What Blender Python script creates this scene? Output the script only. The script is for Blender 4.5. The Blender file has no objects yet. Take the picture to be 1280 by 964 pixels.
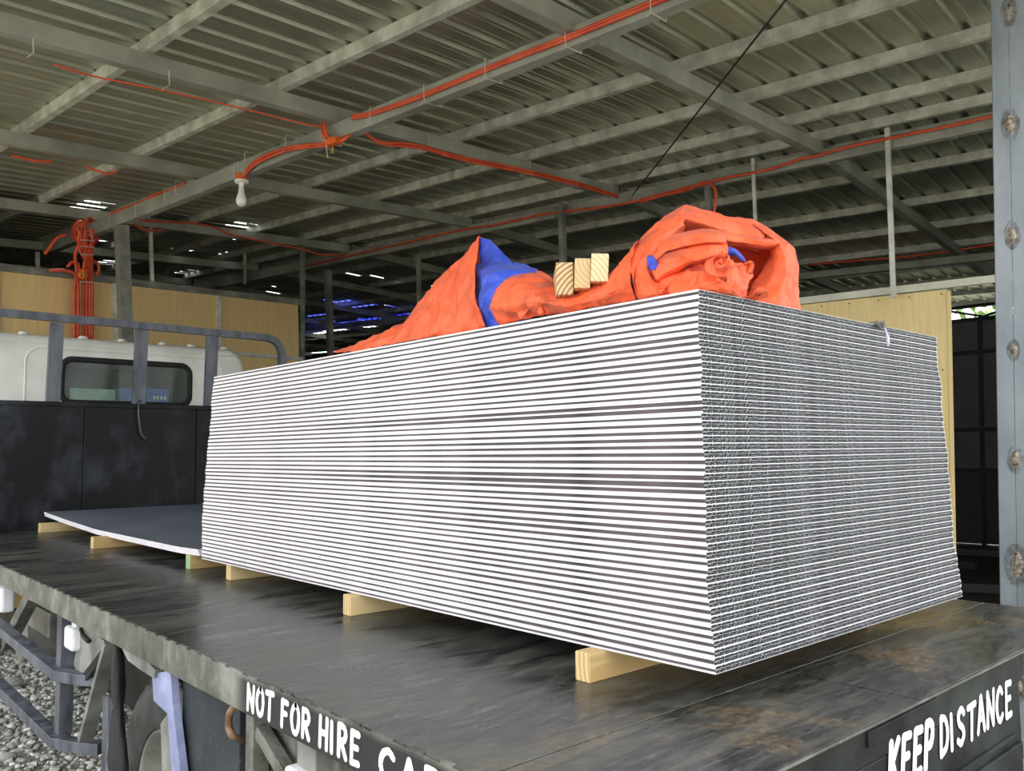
import bpy, bmesh, math, random
import numpy as np
from mathutils import Vector, Matrix, noise

random.seed(7); np.random.seed(7)
S = bpy.context.scene
COL = S.collection

# ------------------------------------------------------------------ camera
F_PX = 1047.32
CAM = np.array([-1.38217, -0.97075, 0.43190])
YAW, PITCH, ROLL = 0.729627, 0.078192, -0.010882
_f = np.array([math.cos(PITCH)*math.sin(YAW), math.cos(PITCH)*math.cos(YAW), math.sin(PITCH)])
_r = np.array([math.cos(YAW), -math.sin(YAW), 0.0])
_d = np.cross(_f, _r)
_c, _s = math.cos(ROLL), math.sin(ROLL)
RM = np.array([[_c, -_s, 0], [_s, _c, 0], [0, 0, 1]]) @ np.array([_r, _d, _f])
camd = bpy.data.cameras.new('camera'); cam = bpy.data.objects.new('camera', camd); COL.objects.link(cam)
camd.sensor_width = 36; camd.lens = F_PX/1280*36; camd.clip_start = 0.02; camd.clip_end = 300
cam.matrix_world = Matrix(((RM[0][0], -RM[1][0], -RM[2][0], CAM[0]), (RM[0][1], -RM[1][1], -RM[2][1], CAM[1]),
                           (RM[0][2], -RM[1][2], -RM[2][2], CAM[2]), (0, 0, 0, 1)))
S.camera = cam

# ------------------------------------------------------------------ sky and exposure
S.view_settings.view_transform = 'Standard'; S.view_settings.look = 'None'
S.view_settings.gamma = 1; S.view_settings.use_curve_mapping = False
S.view_settings.exposure = 0.95
world = bpy.data.worlds.new('sky'); S.world = world; world.use_nodes = True
wn = world.node_tree.nodes; wl = world.node_tree.links
bg = wn['Background']; bg.inputs['Color'].default_value = (0.93, 0.96, 1.0, 1); bg.inputs['Strength'].default_value = 1.6
sund = bpy.data.lights.new('sun', 'SUN'); sund.energy = 8.0; sund.angle = math.radians(6); sund.color = (1, .96, .9)
sun = bpy.data.objects.new('sun', sund); COL.objects.link(sun)
sun.rotation_euler = Vector((-0.45, -0.75, -1.25)).to_track_quat('-Z', 'Y').to_euler()   # shines from beyond the shed onto the open yard

# ------------------------------------------------------------------ measuring helpers (pixel of the photo + a real plane -> point)
def ray(x, y): return RM.T @ np.array([(x-640)/F_PX, (y-482)/F_PX, 1.0])
def at_x(x, y, X): d = ray(x, y); return CAM + d*(X-CAM[0])/d[0]
def at_y(x, y, Y): d = ray(x, y); return CAM + d*(Y-CAM[1])/d[1]
def at_z(x, y, Z): d = ray(x, y); return CAM + d*(Z-CAM[2])/d[2]
def at_d(x, y, D): return CAM + ray(x, y)*D
nrm = lambda v: v/np.linalg.norm(v)
# building axes: B1 along the purlins, B2 up the near roof slope, B3 down the far slope
B1 = nrm(ray(-481, 503)); B2 = nrm(ray(1565, 460)); BN = nrm(np.cross(B2, B1))
B3 = nrm(ray(1565, 586)); BN3 = nrm(np.cross(B3, B1))
def RP(s, t, h): return CAM + s*B1 + t*B2 + h*BN
RIDGE_T = 6.85
def FP(s, t, h): return RP(0, RIDGE_T, 1.9) + s*B1 + t*B3 + h*BN3      # far slope: h measured from purlin bottoms
MI = np.linalg.inv(np.array([B1, B2, BN]).T)
def at_s(x, y, s): d = ray(x, y); q = MI@d; return CAM + d*(s/q[0])
def at_t(x, y, t): d = ray(x, y); q = MI@d; return CAM + d*(t/q[1])
def at_h(x, y, h): d = ray(x, y); q = MI@d; return CAM + d*(h/q[2])
GZ = -1.05

# ------------------------------------------------------------------ object helpers
def setp(o, label=None, cat=None, group=None, kind=None):
    if label: o['label'] = label
    if cat: o['category'] = cat
    if group: o['group'] = group
    if kind: o['kind'] = kind
    return o
def empty(name, loc=(0, 0, 0), **k):
    o = bpy.data.objects.new(name, None); COL.objects.link(o); o.location = loc; o.empty_display_size = .05
    return setp(o, **k)
def obj(name, verts, faces, mat, parent=None, smooth=False, mats=None, fm=None, **k):
    me = bpy.data.meshes.new(name); me.from_pydata([tuple(map(float, v)) for v in verts], [], [tuple(map(int, f)) for f in faces])
    for m in (mats or [mat]): me.materials.append(m)
    if fm is not None: me.polygons.foreach_set('material_index', list(fm))
    if smooth: me.polygons.foreach_set('use_smooth', [True]*len(me.polygons))
    me.update()
    o = bpy.data.objects.new(name, me); COL.objects.link(o)
    if parent:
        o.parent = parent
        o.matrix_parent_inverse = Matrix.Translation(-Vector(parent.location))if parent.type == 'EMPTY' and parent.rotation_euler.x == 0 else Matrix()
    return setp(o, **k)
class MB:
    def __init__(s): s.v = []; s.f = []; s.m = []
    def add(s, v, f, m=0):
        b = len(s.v); s.v += [tuple(map(float, q)) for q in v]; s.f += [tuple(b+i for i in q) for q in f]; s.m += [m]*len(f); return s
    def box(s, a, b, m=0):
        x0, y0, z0 = a; x1, y1, z1 = b
        return s.add([(x0,y0,z0),(x1,y0,z0),(x1,y1,z0),(x0,y1,z0),(x0,y0,z1),(x1,y0,z1),(x1,y1,z1),(x0,y1,z1)],
                     [(0,3,2,1),(4,5,6,7),(0,1,5,4),(1,2,6,5),(2,3,7,6),(3,0,4,7)], m)
    def prism(s, prof, p0, p1, u, w, m=0, p2=None):
        """closed profile [(a,b)] swept p0->p1, a along u, b along w"""
        u = np.asarray(u); w = np.asarray(w); n = len(prof)
        v = [np.asarray(p)+a*u+b*w for p in (p0, p1) for a, b in prof]
        f = [(i, (i+1) % n, n+(i+1) % n, n+i) for i in range(n)]
        cx = np.cross(u, w); d = np.asarray(p1)-np.asarray(p0)
        area = sum(prof[i][0]*prof[(i+1) % n][1]-prof[(i+1) % n][0]*prof[i][1] for i in range(n))
        f += [tuple(range(n))[::-1], tuple(range(n, 2*n))]
        if (np.dot(cx, d) < 0) ^ (area < 0): f = [q[::-1] for q in f]
        return s.add(v, f, m)
    def beam(s, p0, p1, u, w, a0, a1, b0, b1, m=0):
        return s.prism([(a0, b0), (a1, b0), (a1, b1), (a0, b1)], p0, p1, u, w, m)
    def tube(s, pts, r, n=8, m=0, cap=True):
        pts = [Vector(q) for q in pts]; rings = []; N = len(pts)
        rr = r if hasattr(r, '__len__') else [r]*N
        t0 = (pts[1]-pts[0]).normalized(); up = t0.orthogonal().normalized()
        for i, q in enumerate(pts):
            t = (pts[min(i+1, N-1)]-pts[max(i-1, 0)]).normalized()
            up = (up-t*up.dot(t)).normalized(); sd = t.cross(up)
            rings += [q+(up*math.cos(2*math.pi*k/n)+sd*math.sin(2*math.pi*k/n))*rr[i] for k in range(n)]
        f = [(i*n+k, i*n+(k+1) % n, (i+1)*n+(k+1) % n, (i+1)*n+k) for i in range(N-1) for k in range(n)]
        if cap: f += [tuple(range(n))[::-1], tuple((N-1)*n+k for k in range(n))]
        return s.add(rings, f, m)
    def lathe(s, c, ax, prof, n=32, m=0, closed=False):
        c = Vector(c); ax = Vector(ax).normalized(); u = ax.orthogonal().normalized(); w = ax.cross(u); N = len(prof)
        v = [c+ax*z+(u*math.cos(2*math.pi*k/n)+w*math.sin(2*math.pi*k/n))*r for r, z in prof for k in range(n)]
        R = N if closed else N-1
        f = [(i*n+k, i*n+(k+1) % n, ((i+1) % N)*n+(k+1) % n, ((i+1) % N)*n+k) for i in range(R) for k in range(n)]
        return s.add(v, f, m)
    def build(s, name, mat, parent=None, smooth=False, mats=None, **k):
        return obj(name, s.v, s.f, mat, parent, smooth, mats, s.m if mats else None, **k)
def bevel(o, w=.002, seg=2):
    m = o.modifiers.new('bevel', 'BEVEL'); m.width = w; m.segments = seg; m.limit_method = 'ANGLE'; return o
def catmull(P, k):
    P = np.asarray(P, float); n = len(P)
    if n == 2: return np.array([P[0]+(P[1]-P[0])*i/k for i in range(k+1)])
    out = []
    for i in range(n-1):
        a = P[i-1] if i > 0 else 2*P[0]-P[1]; b = P[i]; c = P[i+1]; d = P[i+2] if i+2 < n else 2*P[-1]-P[-2]
        for j in range(k):
            t = j/k
            out.append(.5*(2*b+(c-a)*t+(2*a-5*b+4*c-d)*t*t+(3*b-a-3*c+d)*t**3))
    out.append(P[-1]); return np.array(out)

# ------------------------------------------------------------------ materials
def mat(name, col, rough=.5, metal=0.0, spec=.5, build=None):
    m = bpy.data.materials.new(name); m.use_nodes = True; nt = m.node_tree; b = nt.nodes['Principled BSDF']
    b.inputs['Base Color'].default_value = (*col, 1); b.inputs['Roughness'].default_value = rough
    b.inputs['Metallic'].default_value = metal; b.inputs['Specular IOR Level'].default_value = spec
    if build: build(nt, b)
    return m
def N(nt, t, **k):
    n = nt.nodes.new(t)
    for a, v in k.items():
        if a in n.inputs.keys(): n.inputs[a].default_value = v
        else: setattr(n, a, v)
    return n
def coords(nt, scale=(1, 1, 1), rot=(0, 0, 0)):
    tc = N(nt, 'ShaderNodeTexCoord'); mp = N(nt, 'ShaderNodeMapping'); mp.inputs['Scale'].default_value = scale; mp.inputs['Rotation'].default_value = rot
    nt.links.new(tc.outputs['Object'], mp.inputs['Vector']); return mp.outputs['Vector']
def noise_f(nt, scale=5, detail=4, rough=.6, vec=None, dist=0):
    n = N(nt, 'ShaderNodeTexNoise'); n.inputs['Scale'].default_value = scale; n.inputs['Detail'].default_value = detail
    n.inputs['Roughness'].default_value = rough; n.inputs['Distortion'].default_value = dist
    if vec is not None: nt.links.new(vec, n.inputs['Vector'])
    return n.outputs['Fac']
def ramp(nt, fac, stops, interp='LINEAR'):
    r = N(nt, 'ShaderNodeValToRGB'); cr = r.color_ramp; cr.interpolation = interp
    while len(cr.elements) < len(stops): cr.elements.new(.5)
    for e, (p, c) in zip(cr.elements, stops): e.position = p; e.color = (*c, 1) if len(c) == 3 else c
    nt.links.new(fac, r.inputs['Fac']); return r.outputs['Color']
def mixc(nt, fac, a, b, mode='MIX'):
    m = N(nt, 'ShaderNodeMix', data_type='RGBA', blend_type=mode)
    for s, v in ((0, fac), (6, a), (7, b)):
        if isinstance(v, (int, float)): m.inputs[s].default_value = v
        elif isinstance(v, tuple): m.inputs[s].default_value = (*v, 1)
        else: nt.links.new(v, m.inputs[s])
    return m.outputs[2]
def bump(nt, b, h, strength=.3, dist=.002):
    n = N(nt, 'ShaderNodeBump'); n.inputs['Strength'].default_value = strength; n.inputs['Distance'].default_value = dist
    nt.links.new(h, n.inputs['Height']); nt.links.new(n.outputs['Normal'], b.inputs['Normal'])
def noisy(c1, c2, scale=6, detail=5, sc=(1, 1, 1), rlo=.4, rhi=.6, bs=.15, bd=.002, lo=.35, hi=.65):
    def f(nt, b):
        v = coords(nt, sc); n = noise_f(nt, scale, detail, .6, v)
        nt.links.new(ramp(nt, n, [(lo, c1), (hi, c2)]), b.inputs['Base Color'])
        nt.links.new(ramp(nt, n, [(lo, (rlo,)*3), (hi, (rhi,)*3)]), b.inputs['Roughness'])
        if bs: bump(nt, b, n, bs, bd)
    return f

def deck_nodes(nt, b):
    v1 = coords(nt, (1.1, 4.5, 1), (0, 0, .25)); n1 = noise_f(nt, 1.6, 9, .68, v1, 1.2)
    v2 = coords(nt, (2, 7, 1), (0, 0, -.35)); n2 = noise_f(nt, 3, 8, .7, v2, .6)
    v3 = coords(nt); n3 = noise_f(nt, 2.2, 10, .7, v3, .3); n4 = noise_f(nt, 70, 3, .6, v3)
    c = ramp(nt, n1, [(.36, (.006, .0065, .0065)), (.47, (.022, .024, .022)), (.56, (.065, .066, .055)), (.72, (.16, .155, .125))])
    c = mixc(nt, ramp(nt, n2, [(.52, (0,)*3), (.75, (.55,)*3)]), c, (.085, .088, .085))
    tc = N(nt, 'ShaderNodeTexCoord'); sx = N(nt, 'ShaderNodeSeparateXYZ'); nt.links.new(tc.outputs['Object'], sx.inputs[0])
    # rust band worn along the rear seam, ground through the paint
    mr = N(nt, 'ShaderNodeMapRange'); nt.links.new(sx.outputs['Y'], mr.inputs[0])
    mr.inputs[1].default_value = .18; mr.inputs[2].default_value = -.04; mr.inputs[3].default_value = 0; mr.inputs[4].default_value = 1
    rf = ramp(nt, n3, [(.54, (0,)*3), (.62, (.7,)*3)])
    m = N(nt, 'ShaderNodeMath', operation='MULTIPLY'); nt.links.new(rf, m.inputs[0]); nt.links.new(mr.outputs[0], m.inputs[1])
    rc = ramp(nt, n4, [(.35, (.05, .035, .02)), (.5, (.17, .10, .045)), (.68, (.30, .24, .15))])
    c = mixc(nt, m.outputs[0], c, rc)
    sc_ = noise_f(nt, 30, 6, .75, coords(nt, (.35, 2.2, 1), (0, 0, .5)), .4)
    c = mixc(nt, ramp(nt, sc_, [(.50, (0,)*3), (.68, (.75,)*3)]), c, (.135, .135, .12))
    c = mixc(nt, ramp(nt, noise_f(nt, 11, 7, .7, coords(nt, (.6, 2.0, 1), (0, 0, -.2)), 1), [(.55, (0,)*3), (.72, (.7,)*3)]), c, (.012, .013, .013))
    vor = ramp(nt, n4, [(.70, (0,)*3), (.74, (.5,)*3)])
    c = mixc(nt, vor, c, (.22, .22, .2))
    nt.links.new(c, b.inputs['Base Color'])
    r = ramp(nt, n1, [(.38, (.22,)*3), (.52, (.34,)*3), (.68, (.50,)*3)])
    nt.links.new(r, b.inputs['Roughness']); bump(nt, b, n3, .25, .004)
M = {}
M['deck'] = mat('black_deck_steel', (.03, .03, .03), .4, 0, .55, deck_nodes)
def rail_nodes(nt, b):
    v = coords(nt, (1, 1, 1)); n = noise_f(nt, 3.5, 8, .7, v); s = noise_f(nt, 6, 4, .5, coords(nt, (9, 9, .6)))
    c = ramp(nt, n, [(.35, (.05, .05, .042)), (.5, (.11, .11, .09)), (.66, (.26, .255, .225))])
    c = mixc(nt, ramp(nt, s, [(.6, (0,)*3), (.72, (.6,)*3)]), c, (.26, .24, .19))
    nt.links.new(c, b.inputs['Base Color']); b.inputs['Roughness'].default_value = .6; bump(nt, b, n, .3, .003)
M['rail'] = mat('dusty_grey_steel', (.09, .09, .08), .6, 0, .4, rail_nodes)
M['letter_black'] = mat('black_paint', (.02, .018, .02), .5, 0, .4, noisy((.015, .013, .016), (.045, .04, .035), 9, 8))
M['rear'] = mat('rear_dark_steel', (.05, .055, .05), .5, 0, .12, noisy((.009, .010, .010), (.045, .05, .044), 4, 9, (1, 1, 1.5), .45, .65, .3, .004))
M['headboard'] = mat('black_headboard_steel', (.02, .02, .024), .45, 0, .25, noisy((.003, .0035, .0045), (.05, .056, .07), 4.5, 12, (1, 1, .7), .5, .65, .3, .005, .50, .80))
M['guard'] = mat('blue_grey_steel', (.1, .11, .13), .5, .3, .5, noisy((.05, .056, .07), (.16, .17, .20), 14, 5, (1, 1, .25), .4, .6))
M['white_paint'] = mat('white_lettering_paint', (.87, .87, .86), .5)
M['cab'] = mat('white_cab_paint', (.78, .78, .72), .35, 0, .5, noisy((.74, .74, .67), (.86, .86, .80), 4, 4, (1, 1, 1), .3, .45, 0))
M['rubber'] = mat('black_rubber', (.012, .012, .012), .7)
M['tyre'] = mat('tyre_rubber', (.04, .04, .04), .75, 0, .3, noisy((.03, .03, .03), (.11, .11, .10), 8, 5))
M['rim'] = mat('dusty_wheel_rim', (.35, .34, .3), .55, .2, .4, noisy((.22, .21, .18), (.42, .41, .37), 9, 4))
M['dark'] = mat('dark_underside', (.012, .012, .012), .8, 0, .2, noisy((.008, .008, .008), (.03, .03, .028), 6, 5))
M['greyplate'] = mat('grey_plate', (.22, .22, .2), .6, 0, .4, noisy((.12, .12, .11), (.30, .30, .27), 6, 6))
M['blueplate'] = mat('mottled_blue_plate', (.2, .22, .4), .5, 0, .5, noisy((.17, .19, .33), (.38, .41, .62), 6, 6))  # mottled blue base colour
M['lamp_white'] = mat('white_lamp_lens', (.85, .86, .86), .3)
M['rust'] = mat('rusty_steel', (.2, .1, .05), .8, 0, .3, noisy((.10, .05, .03), (.33, .20, .12), 20, 6))
def glass_nodes(nt, b):
    tr_ = N(nt, 'ShaderNodeBsdfTransparent'); tr_.inputs['Color'].default_value = (.85, .90, .87, 1); mx = N(nt, 'ShaderNodeMixShader')
    n = noise_f(nt, 7, 6, .7, coords(nt)); nt.links.new(ramp(nt, n, [(.35, (.14,)*3), (.75, (.28,)*3)]), mx.inputs[0])
    out = nt.nodes['Material Output']; nt.links.new(tr_.outputs[0], mx.inputs[1]); nt.links.new(b.outputs[0], mx.inputs[2]); nt.links.new(mx.outputs[0], out.inputs['Surface'])
M['glass'] = mat('dusty_window_glass', (.34, .37, .33), .12, 0, .5, glass_nodes)
M['inner'] = mat('dark_cab_interior', (.05, .055, .05), .8)
M['blue_box'] = mat('blue_cardboard', (.06, .20, .72), .5); M['white_box'] = mat('pale_green_cardboard', (.62, .80, .72), .5)
def tarp_nodes(cA, cB):
    def f(nt, b):
        v = coords(nt); n = noise_f(nt, 9, 5, .6, v, .6); w = noise_f(nt, 38, 4, .55, v, 1.2)
        nt.links.new(ramp(nt, n, [(.3, cA), (.7, cB)]), b.inputs['Base Color'])
        b.inputs['Sheen Weight'].default_value = .08
        vo = N(nt, 'ShaderNodeTexVoronoi'); vo.inputs['Scale'].default_value = 13; nd = N(nt, 'ShaderNodeTexNoise'); nd.inputs['Scale'].default_value = 6; nt.links.new(v, nd.inputs['Vector'])
        mv = N(nt, 'ShaderNodeMix', data_type='VECTOR'); mv.inputs[0].default_value = .22; nt.links.new(v, mv.inputs[4]); nt.links.new(nd.outputs['Color'], mv.inputs[5]); nt.links.new(mv.outputs[1], vo.inputs['Vector'])
        b1 = N(nt, 'ShaderNodeBump'); b1.inputs['Strength'].default_value = 1.0; b1.inputs['Distance'].default_value = .03; nt.links.new(vo.outputs['Distance'], b1.inputs['Height'])
        b2 = N(nt, 'ShaderNodeBump'); b2.inputs['Strength'].default_value = .6; b2.inputs['Distance'].default_value = .004; nt.links.new(w, b2.inputs['Height'])
        nt.links.new(b1.outputs['Normal'], b2.inputs['Normal']); nt.links.new(b2.outputs['Normal'], b.inputs['Normal'])
    return f
M['tarp'] = mat('orange_tarpaulin', (.8, .13, .04), .5, 0, .35, tarp_nodes((.86, .11, .03), (.93, .16, .055)))
M['tarp_blue'] = mat('blue_tarpaulin', (.03, .08, .55), .5, 0, .35, tarp_nodes((.03, .07, .52), (.05, .11, .68)))
def roof_nodes(nt, b):
    v = coords(nt); n = noise_f(nt, .9, 6, .65, v); n2 = noise_f(nt, 5, 6, .7, v)
    c = ramp(nt, n, [(.3, (.36, .375, .30)), (.7, (.50, .515, .42))])
    c = mixc(nt, ramp(nt, n2, [(.6, (0,)*3), (.78, (.45,)*3)]), c, (.66, .66, .58))
    nt.links.new(c, b.inputs['Base Color']); nt.links.new(ramp(nt, n2, [(.3, (.30,)*3), (.7, (.50,)*3)]), b.inputs['Roughness'])
M['roof'] = mat('galvanised_roof_sheet', (.3, .3, .27), .45, .72, .5, roof_nodes)
M['purlin'] = mat('pale_purlin_steel', (.45, .45, .42), .5, .25, .5, noisy((.44, .44, .38), (.78, .78, .70), 7, 6, (1, 1, 1), .4, .6, .1))
M['rafter'] = mat('grey_primer_steel', (.25, .26, .22), .55, .1, .4, noisy((.27, .275, .235), (.44, .445, .385), 2.5, 6, (1, 1, 1), .5, .65, .1))
M['post'] = mat('post_steel', (.2, .2, .18), .55, .1, .4, noisy((.12, .12, .10), (.30, .30, .26), 5, 6))
M['column'] = mat('pale_blue_grey_column', (.42, .46, .5), .5, .2, .5, noisy((.19, .22, .245), (.33, .36, .385), 4, 7, (1, 1, .5), .45, .6, .15))
M['weld'] = mat('weld_metal', (.3, .24, .18), .6, .4, .5, noisy((.08, .055, .035), (.5, .44, .36), 60, 4, (1, 1, 1), .4, .7, .8, .006))
def stain_nodes(nt, b):
    b.inputs['Roughness'].default_value = .7
    v = coords(nt); n = noise_f(nt, 40, 4, .6, v); n5 = noise_f(nt, 22, 6, .7, v); nt.links.new(ramp(nt, n5, [(.36, (.0,)*3), (.80, (.9,)*3)]), b.inputs['Alpha']); nt.links.new(ramp(nt, n, [(.35, (.06, .045, .025)), (.7, (.16, .12, .07))]), b.inputs['Base Color'])
M['stain'] = mat('burnt_paint', (.1, .08, .05), .7, 0, .4, stain_nodes)
def ply_nodes(c1, c2):
    def f(nt, b):
        v = coords(nt, (14, 14, .7)); n = noise_f(nt, 3, 5, .6, v, .5); n2 = noise_f(nt, .9, 4, .5, coords(nt))
        c = ramp(nt, n, [(.3, c1), (.7, c2)]); c = mixc(nt, ramp(nt, n2, [(.4, (0,)*3), (.8, (.35,)*3)]), c, tuple(q*.7 for q in c1))
        nt.links.new(c, b.inputs['Base Color']); b.inputs['Roughness'].default_value = .6
    return f
M['ply'] = mat('tan_plywood', (.5, .33, .14), .6, 0, .4, ply_nodes((.70, .49, .21), (.80, .59, .28)))
M['ply_light'] = mat('yellow_plywood', (.75, .55, .25), .55, 0, .4, ply_nodes((.84, .62, .26), (.92, .74, .38)))
def wood_nodes(c1, c2, sc):
    def f(nt, b):
        w = N(nt, 'ShaderNodeTexWave', wave_type='RINGS', rings_direction='X'); w.inputs['Scale'].default_value = 24; w.inputs['Distortion'].default_value = 3
        w.inputs['Detail'].default_value = 3; nt.links.new(coords(nt, sc), w.inputs['Vector'])
        nt.links.new(ramp(nt, w.outputs['Fac'], [(.2, c1), (.7, c2)]), b.inputs['Base Color']); b.inputs['Roughness'].default_value = .65
    return f
M['wood'] = mat('yellow_pine', (.65, .48, .22), .65, 0, .3, wood_nodes((.55, .37, .15), (.74, .56, .28), (.12, 1, 1)))
def end_nodes(off, c1, c2):
    def f(nt, b):
        tc = N(nt, 'ShaderNodeTexCoord'); mp = N(nt, 'ShaderNodeMapping'); mp.inputs['Location'].default_value = off; mp.inputs['Scale'].default_value = (.1, 1, 1)
        nt.links.new(tc.outputs['Object'], mp.inputs['Vector']); w = N(nt, 'ShaderNodeTexWave', wave_type='RINGS', rings_direction='X'); w.inputs['Scale'].default_value = 30
        w.inputs['Distortion'].default_value = 1.2; w.inputs['Detail'].default_value = 2; nt.links.new(mp.outputs[0], w.inputs['Vector'])
        nt.links.new(ramp(nt, w.outputs['Fac'], [(.25, c1), (.6, c2)]), b.inputs['Base Color']); b.inputs['Roughness'].default_value = .65
    return f
M['end0'] = mat('pine_end_bold_grain', (.7, .5, .3), .65, 0, .3, end_nodes((0, .07, .07), (.36, .20, .09), (.74, .54, .30)))
M['end1'] = mat('pine_end_tan', (.7, .5, .3), .65, 0, .3, end_nodes((0, .05, -.04), (.58, .40, .20), (.70, .51, .27)))
M['end2'] = mat('pine_end_pale', (.8, .66, .4), .65, 0, .3, end_nodes((0, -.09, .08), (.62, .52, .28), (.80, .69, .42)))
M['green_paint'] = mat('green_paint_mark', (.30, .45, .22), .6)
M['skin'] = mat('white_panel_skin', (.86, .84, .86), .45, 0, .4, noisy((.76, .73, .755), (.84, .81, .83), 12, 4, (1, 1, 1), .4, .5, 0))
M['core'] = mat('dark_core_edge', (.05, .04, .044), .6, 0, .3, noisy((.045, .034, .038), (.14, .115, .12), 40, 5, (1, .15, 1), .5, .7, 0))
def cell_nodes(nt, b):
    n1 = noise_f(nt, 1.0, 2, .6, coords(nt, (230, 30, 400)))
    c = ramp(nt, n1, [(.46, (.003, .0035, .004)), (.56, (.02, .023, .026)), (.64, (.55, .57, .58))])
    nt.links.new(c, b.inputs['Base Color']); b.inputs['Roughness'].default_value = .7; bump(nt, b, n1, .6, .002)
M['cells'] = mat('cut_honeycomb_core', (.1, .1, .1), .7, 0, .3, cell_nodes)
M['top_sheet'] = mat('blue_grey_panel_face', (.16, .18, .23), .35, 0, .5, noisy((.13, .15, .20), (.20, .225, .28), 2, 4, (1, 1, 1), .28, .38, 0))
M['conduit'] = mat('orange_conduit_plastic', (.75, .09, .03), .45, 0, .5, noisy((.62, .07, .03), (.82, .13, .05), 6, 3, (1, 1, 1), .4, .5, 0))
M['orange_box'] = mat('bright_orange_plastic', (.9, .16, .02), .4)
M['tie'] = mat('white_nylon', (.62, .60, .52), .5)
M['bulb'] = mat('frosted_bulb_plastic', (.90, .90, .84), .35)
M['wire_black'] = mat('black_wire', (.02, .02, .02), .5); M['wire_yellow'] = mat('yellow_wire', (.7, .5, .05), .5)
def gravel_nodes(nt, b):
    v = coords(nt); vo = N(nt, 'ShaderNodeTexVoronoi'); vo.inputs['Scale'].default_value = 34; nt.links.new(v, vo.inputs['Vector'])
    n = noise_f(nt, 1.2, 4, .5, v)
    c = ramp(nt, vo.outputs['Distance'], [(0, (.30, .30, .26)), (.5, (.20, .20, .17)), (.9, (.05, .05, .045))])
    c = mixc(nt, ramp(nt, n, [(.35, (0,)*3), (.65, (.6,)*3)]), c, (.22, .21, .16))
    nt.links.new(c, b.inputs['Base Color']); b.inputs['Roughness'].default_value = .9; bump(nt, b, vo.outputs['Distance'], -.8, .02)
M['ground'] = mat('gravel_ground', (.2, .2, .17), .9, 0, .2, gravel_nodes)
def stone_nodes(nt, b):
    g = N(nt, 'ShaderNodeNewGeometry'); nt.links.new(ramp(nt, g.outputs['Random Per Island'], [(0, (.20, .20, .18)), (.5, (.42, .42, .37)), (1, (.72, .71, .63))]), b.inputs['Base Color'])
    b.inputs['Roughness'].default_value = .85
M['stone'] = mat('grey_gravel_stone', (.3, .3, .27), .85, 0, .3, stone_nodes)
M['darkpanel'] = mat('dark_grey_panel', (.10, .10, .095), .7, 0, .3, noisy((.08, .08, .075), (.12, .12, .115), 2, 4))
M['shell'] = mat('plain_dark', (.04, .04, .036), .7)
M['blackframe'] = mat('black_frame_steel', (.008, .008, .008), .6)
def bluefilm(nt, b):
    b.inputs['Transmission Weight'].default_value = .9; b.inputs['IOR'].default_value = 1.02
M['blue_film'] = mat('blue_streak_tint', (.10, .13, .75), .3, 0, .2, bluefilm)
M['leaf'] = mat('green_leaves', (.12, .25, .05), .6, 0, .3, noisy((.05, .14, .02), (.35, .5, .15), 3, 4))
M['white_rail'] = mat('cream_rail', (.72, .70, .58), .5, 0, .4, noisy((.60, .58, .46), (.78, .76, .64), 5, 5))
M['cloth_rag'] = mat('grey_fibre', (.16, .16, .17), .9); M['foil'] = mat('clear_plastic_scrap', (.55, .55, .68), .35)

# ================================================================== GROUND AND SHELL
obj('floor', [(-45, -45, GZ), (60, -45, GZ), (60, 60, GZ), (-45, 60, GZ)], [(0, 1, 2, 3)], M['ground'], kind='structure')

# ---- ceiling: corrugated roofing, purlins, rafters, ridge
ceil = empty('ceiling', tuple(RP(5, 3, 2.0)), kind='structure')
def rib_profile(w, pitch=.205):
    """(a, h, isrib) across one sheet of width w; pan at h 0, ribs raised"""
    P = []; k = int(round(w/pitch))
    for i in range(k):
        a = i*pitch
        P += [(a, 0), (a+.052, 0), (a+.058, .004), (a+.064, 0), (a+.085, 0), (a+.100, .028), (a+.125, .028), (a+.140, 0), (a+.165, 0), (a+.171, .004), (a+.177, 0)]
    P.append((k*pitch, 0)); return P
PITCH = .205; SW = PITCH*5
holes = [(9.12, 5.2, 2), (11.2, 6.2, 2), (12.2, 6.6, 3), (11.2, 5.5, 1), (9.96, 5.5, 2), (9.15, 3.5, 3), (11.2, 4.3, 1), (13.0, 5.2, 3), (13.3, 6.6, 3), (14.6, 6.5, 4)]
def roof_sheet(s0, fn, t0, t1, holes=(), rects=()):
    P = rib_profile(SW); n = len(P); ts = [t0, (t0+t1)/2, t1]
    for q in holes: ts += [q[1]-.16, q[1]-.03, q[1], q[1]+.13]
    for q in rects: ts += [q[1]-q[3], q[1]+q[3]]
    ts = sorted(t for t in set(ts) if t0 <= t <= t1); nt_ = len(ts)-1
    v = [fn(s0+a, t, h) for t in ts for a, h in P]; f = []
    for j in range(nt_):
        for i in range(n-1):
            tm = (ts[j]+ts[j+1])/2; sm = s0+(P[i][0]+P[i+1][0])/2; skip = False
            for hs, ht, cnt in holes:
                if abs(tm-ht) < .16 and abs(sm-hs) < .06+.07*cnt and (i % 11) in (3, 6) and random.random() < .8: skip = True
            for hs, ht, ws_, wt_ in rects:
                if abs(tm-ht) < wt_ and abs(sm-hs) < ws_: skip = True
            if not skip: f.append((j*n+i, (j+1)*n+i, (j+1)*n+i+1, j*n+i+1))
    return obj('roofing_sheet', v, f, M['roof'], ceil)
def far_st(x, y):
    d = ray(x, y); X0 = RP(0, RIDGE_T, 1.9)+BN3*.075; X = CAM+d*(((X0-CAM)@BN3)/(d@BN3)); q = np.linalg.solve(np.array([B1, B3, BN3]).T, X-X0); return q[0], q[1]
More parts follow.
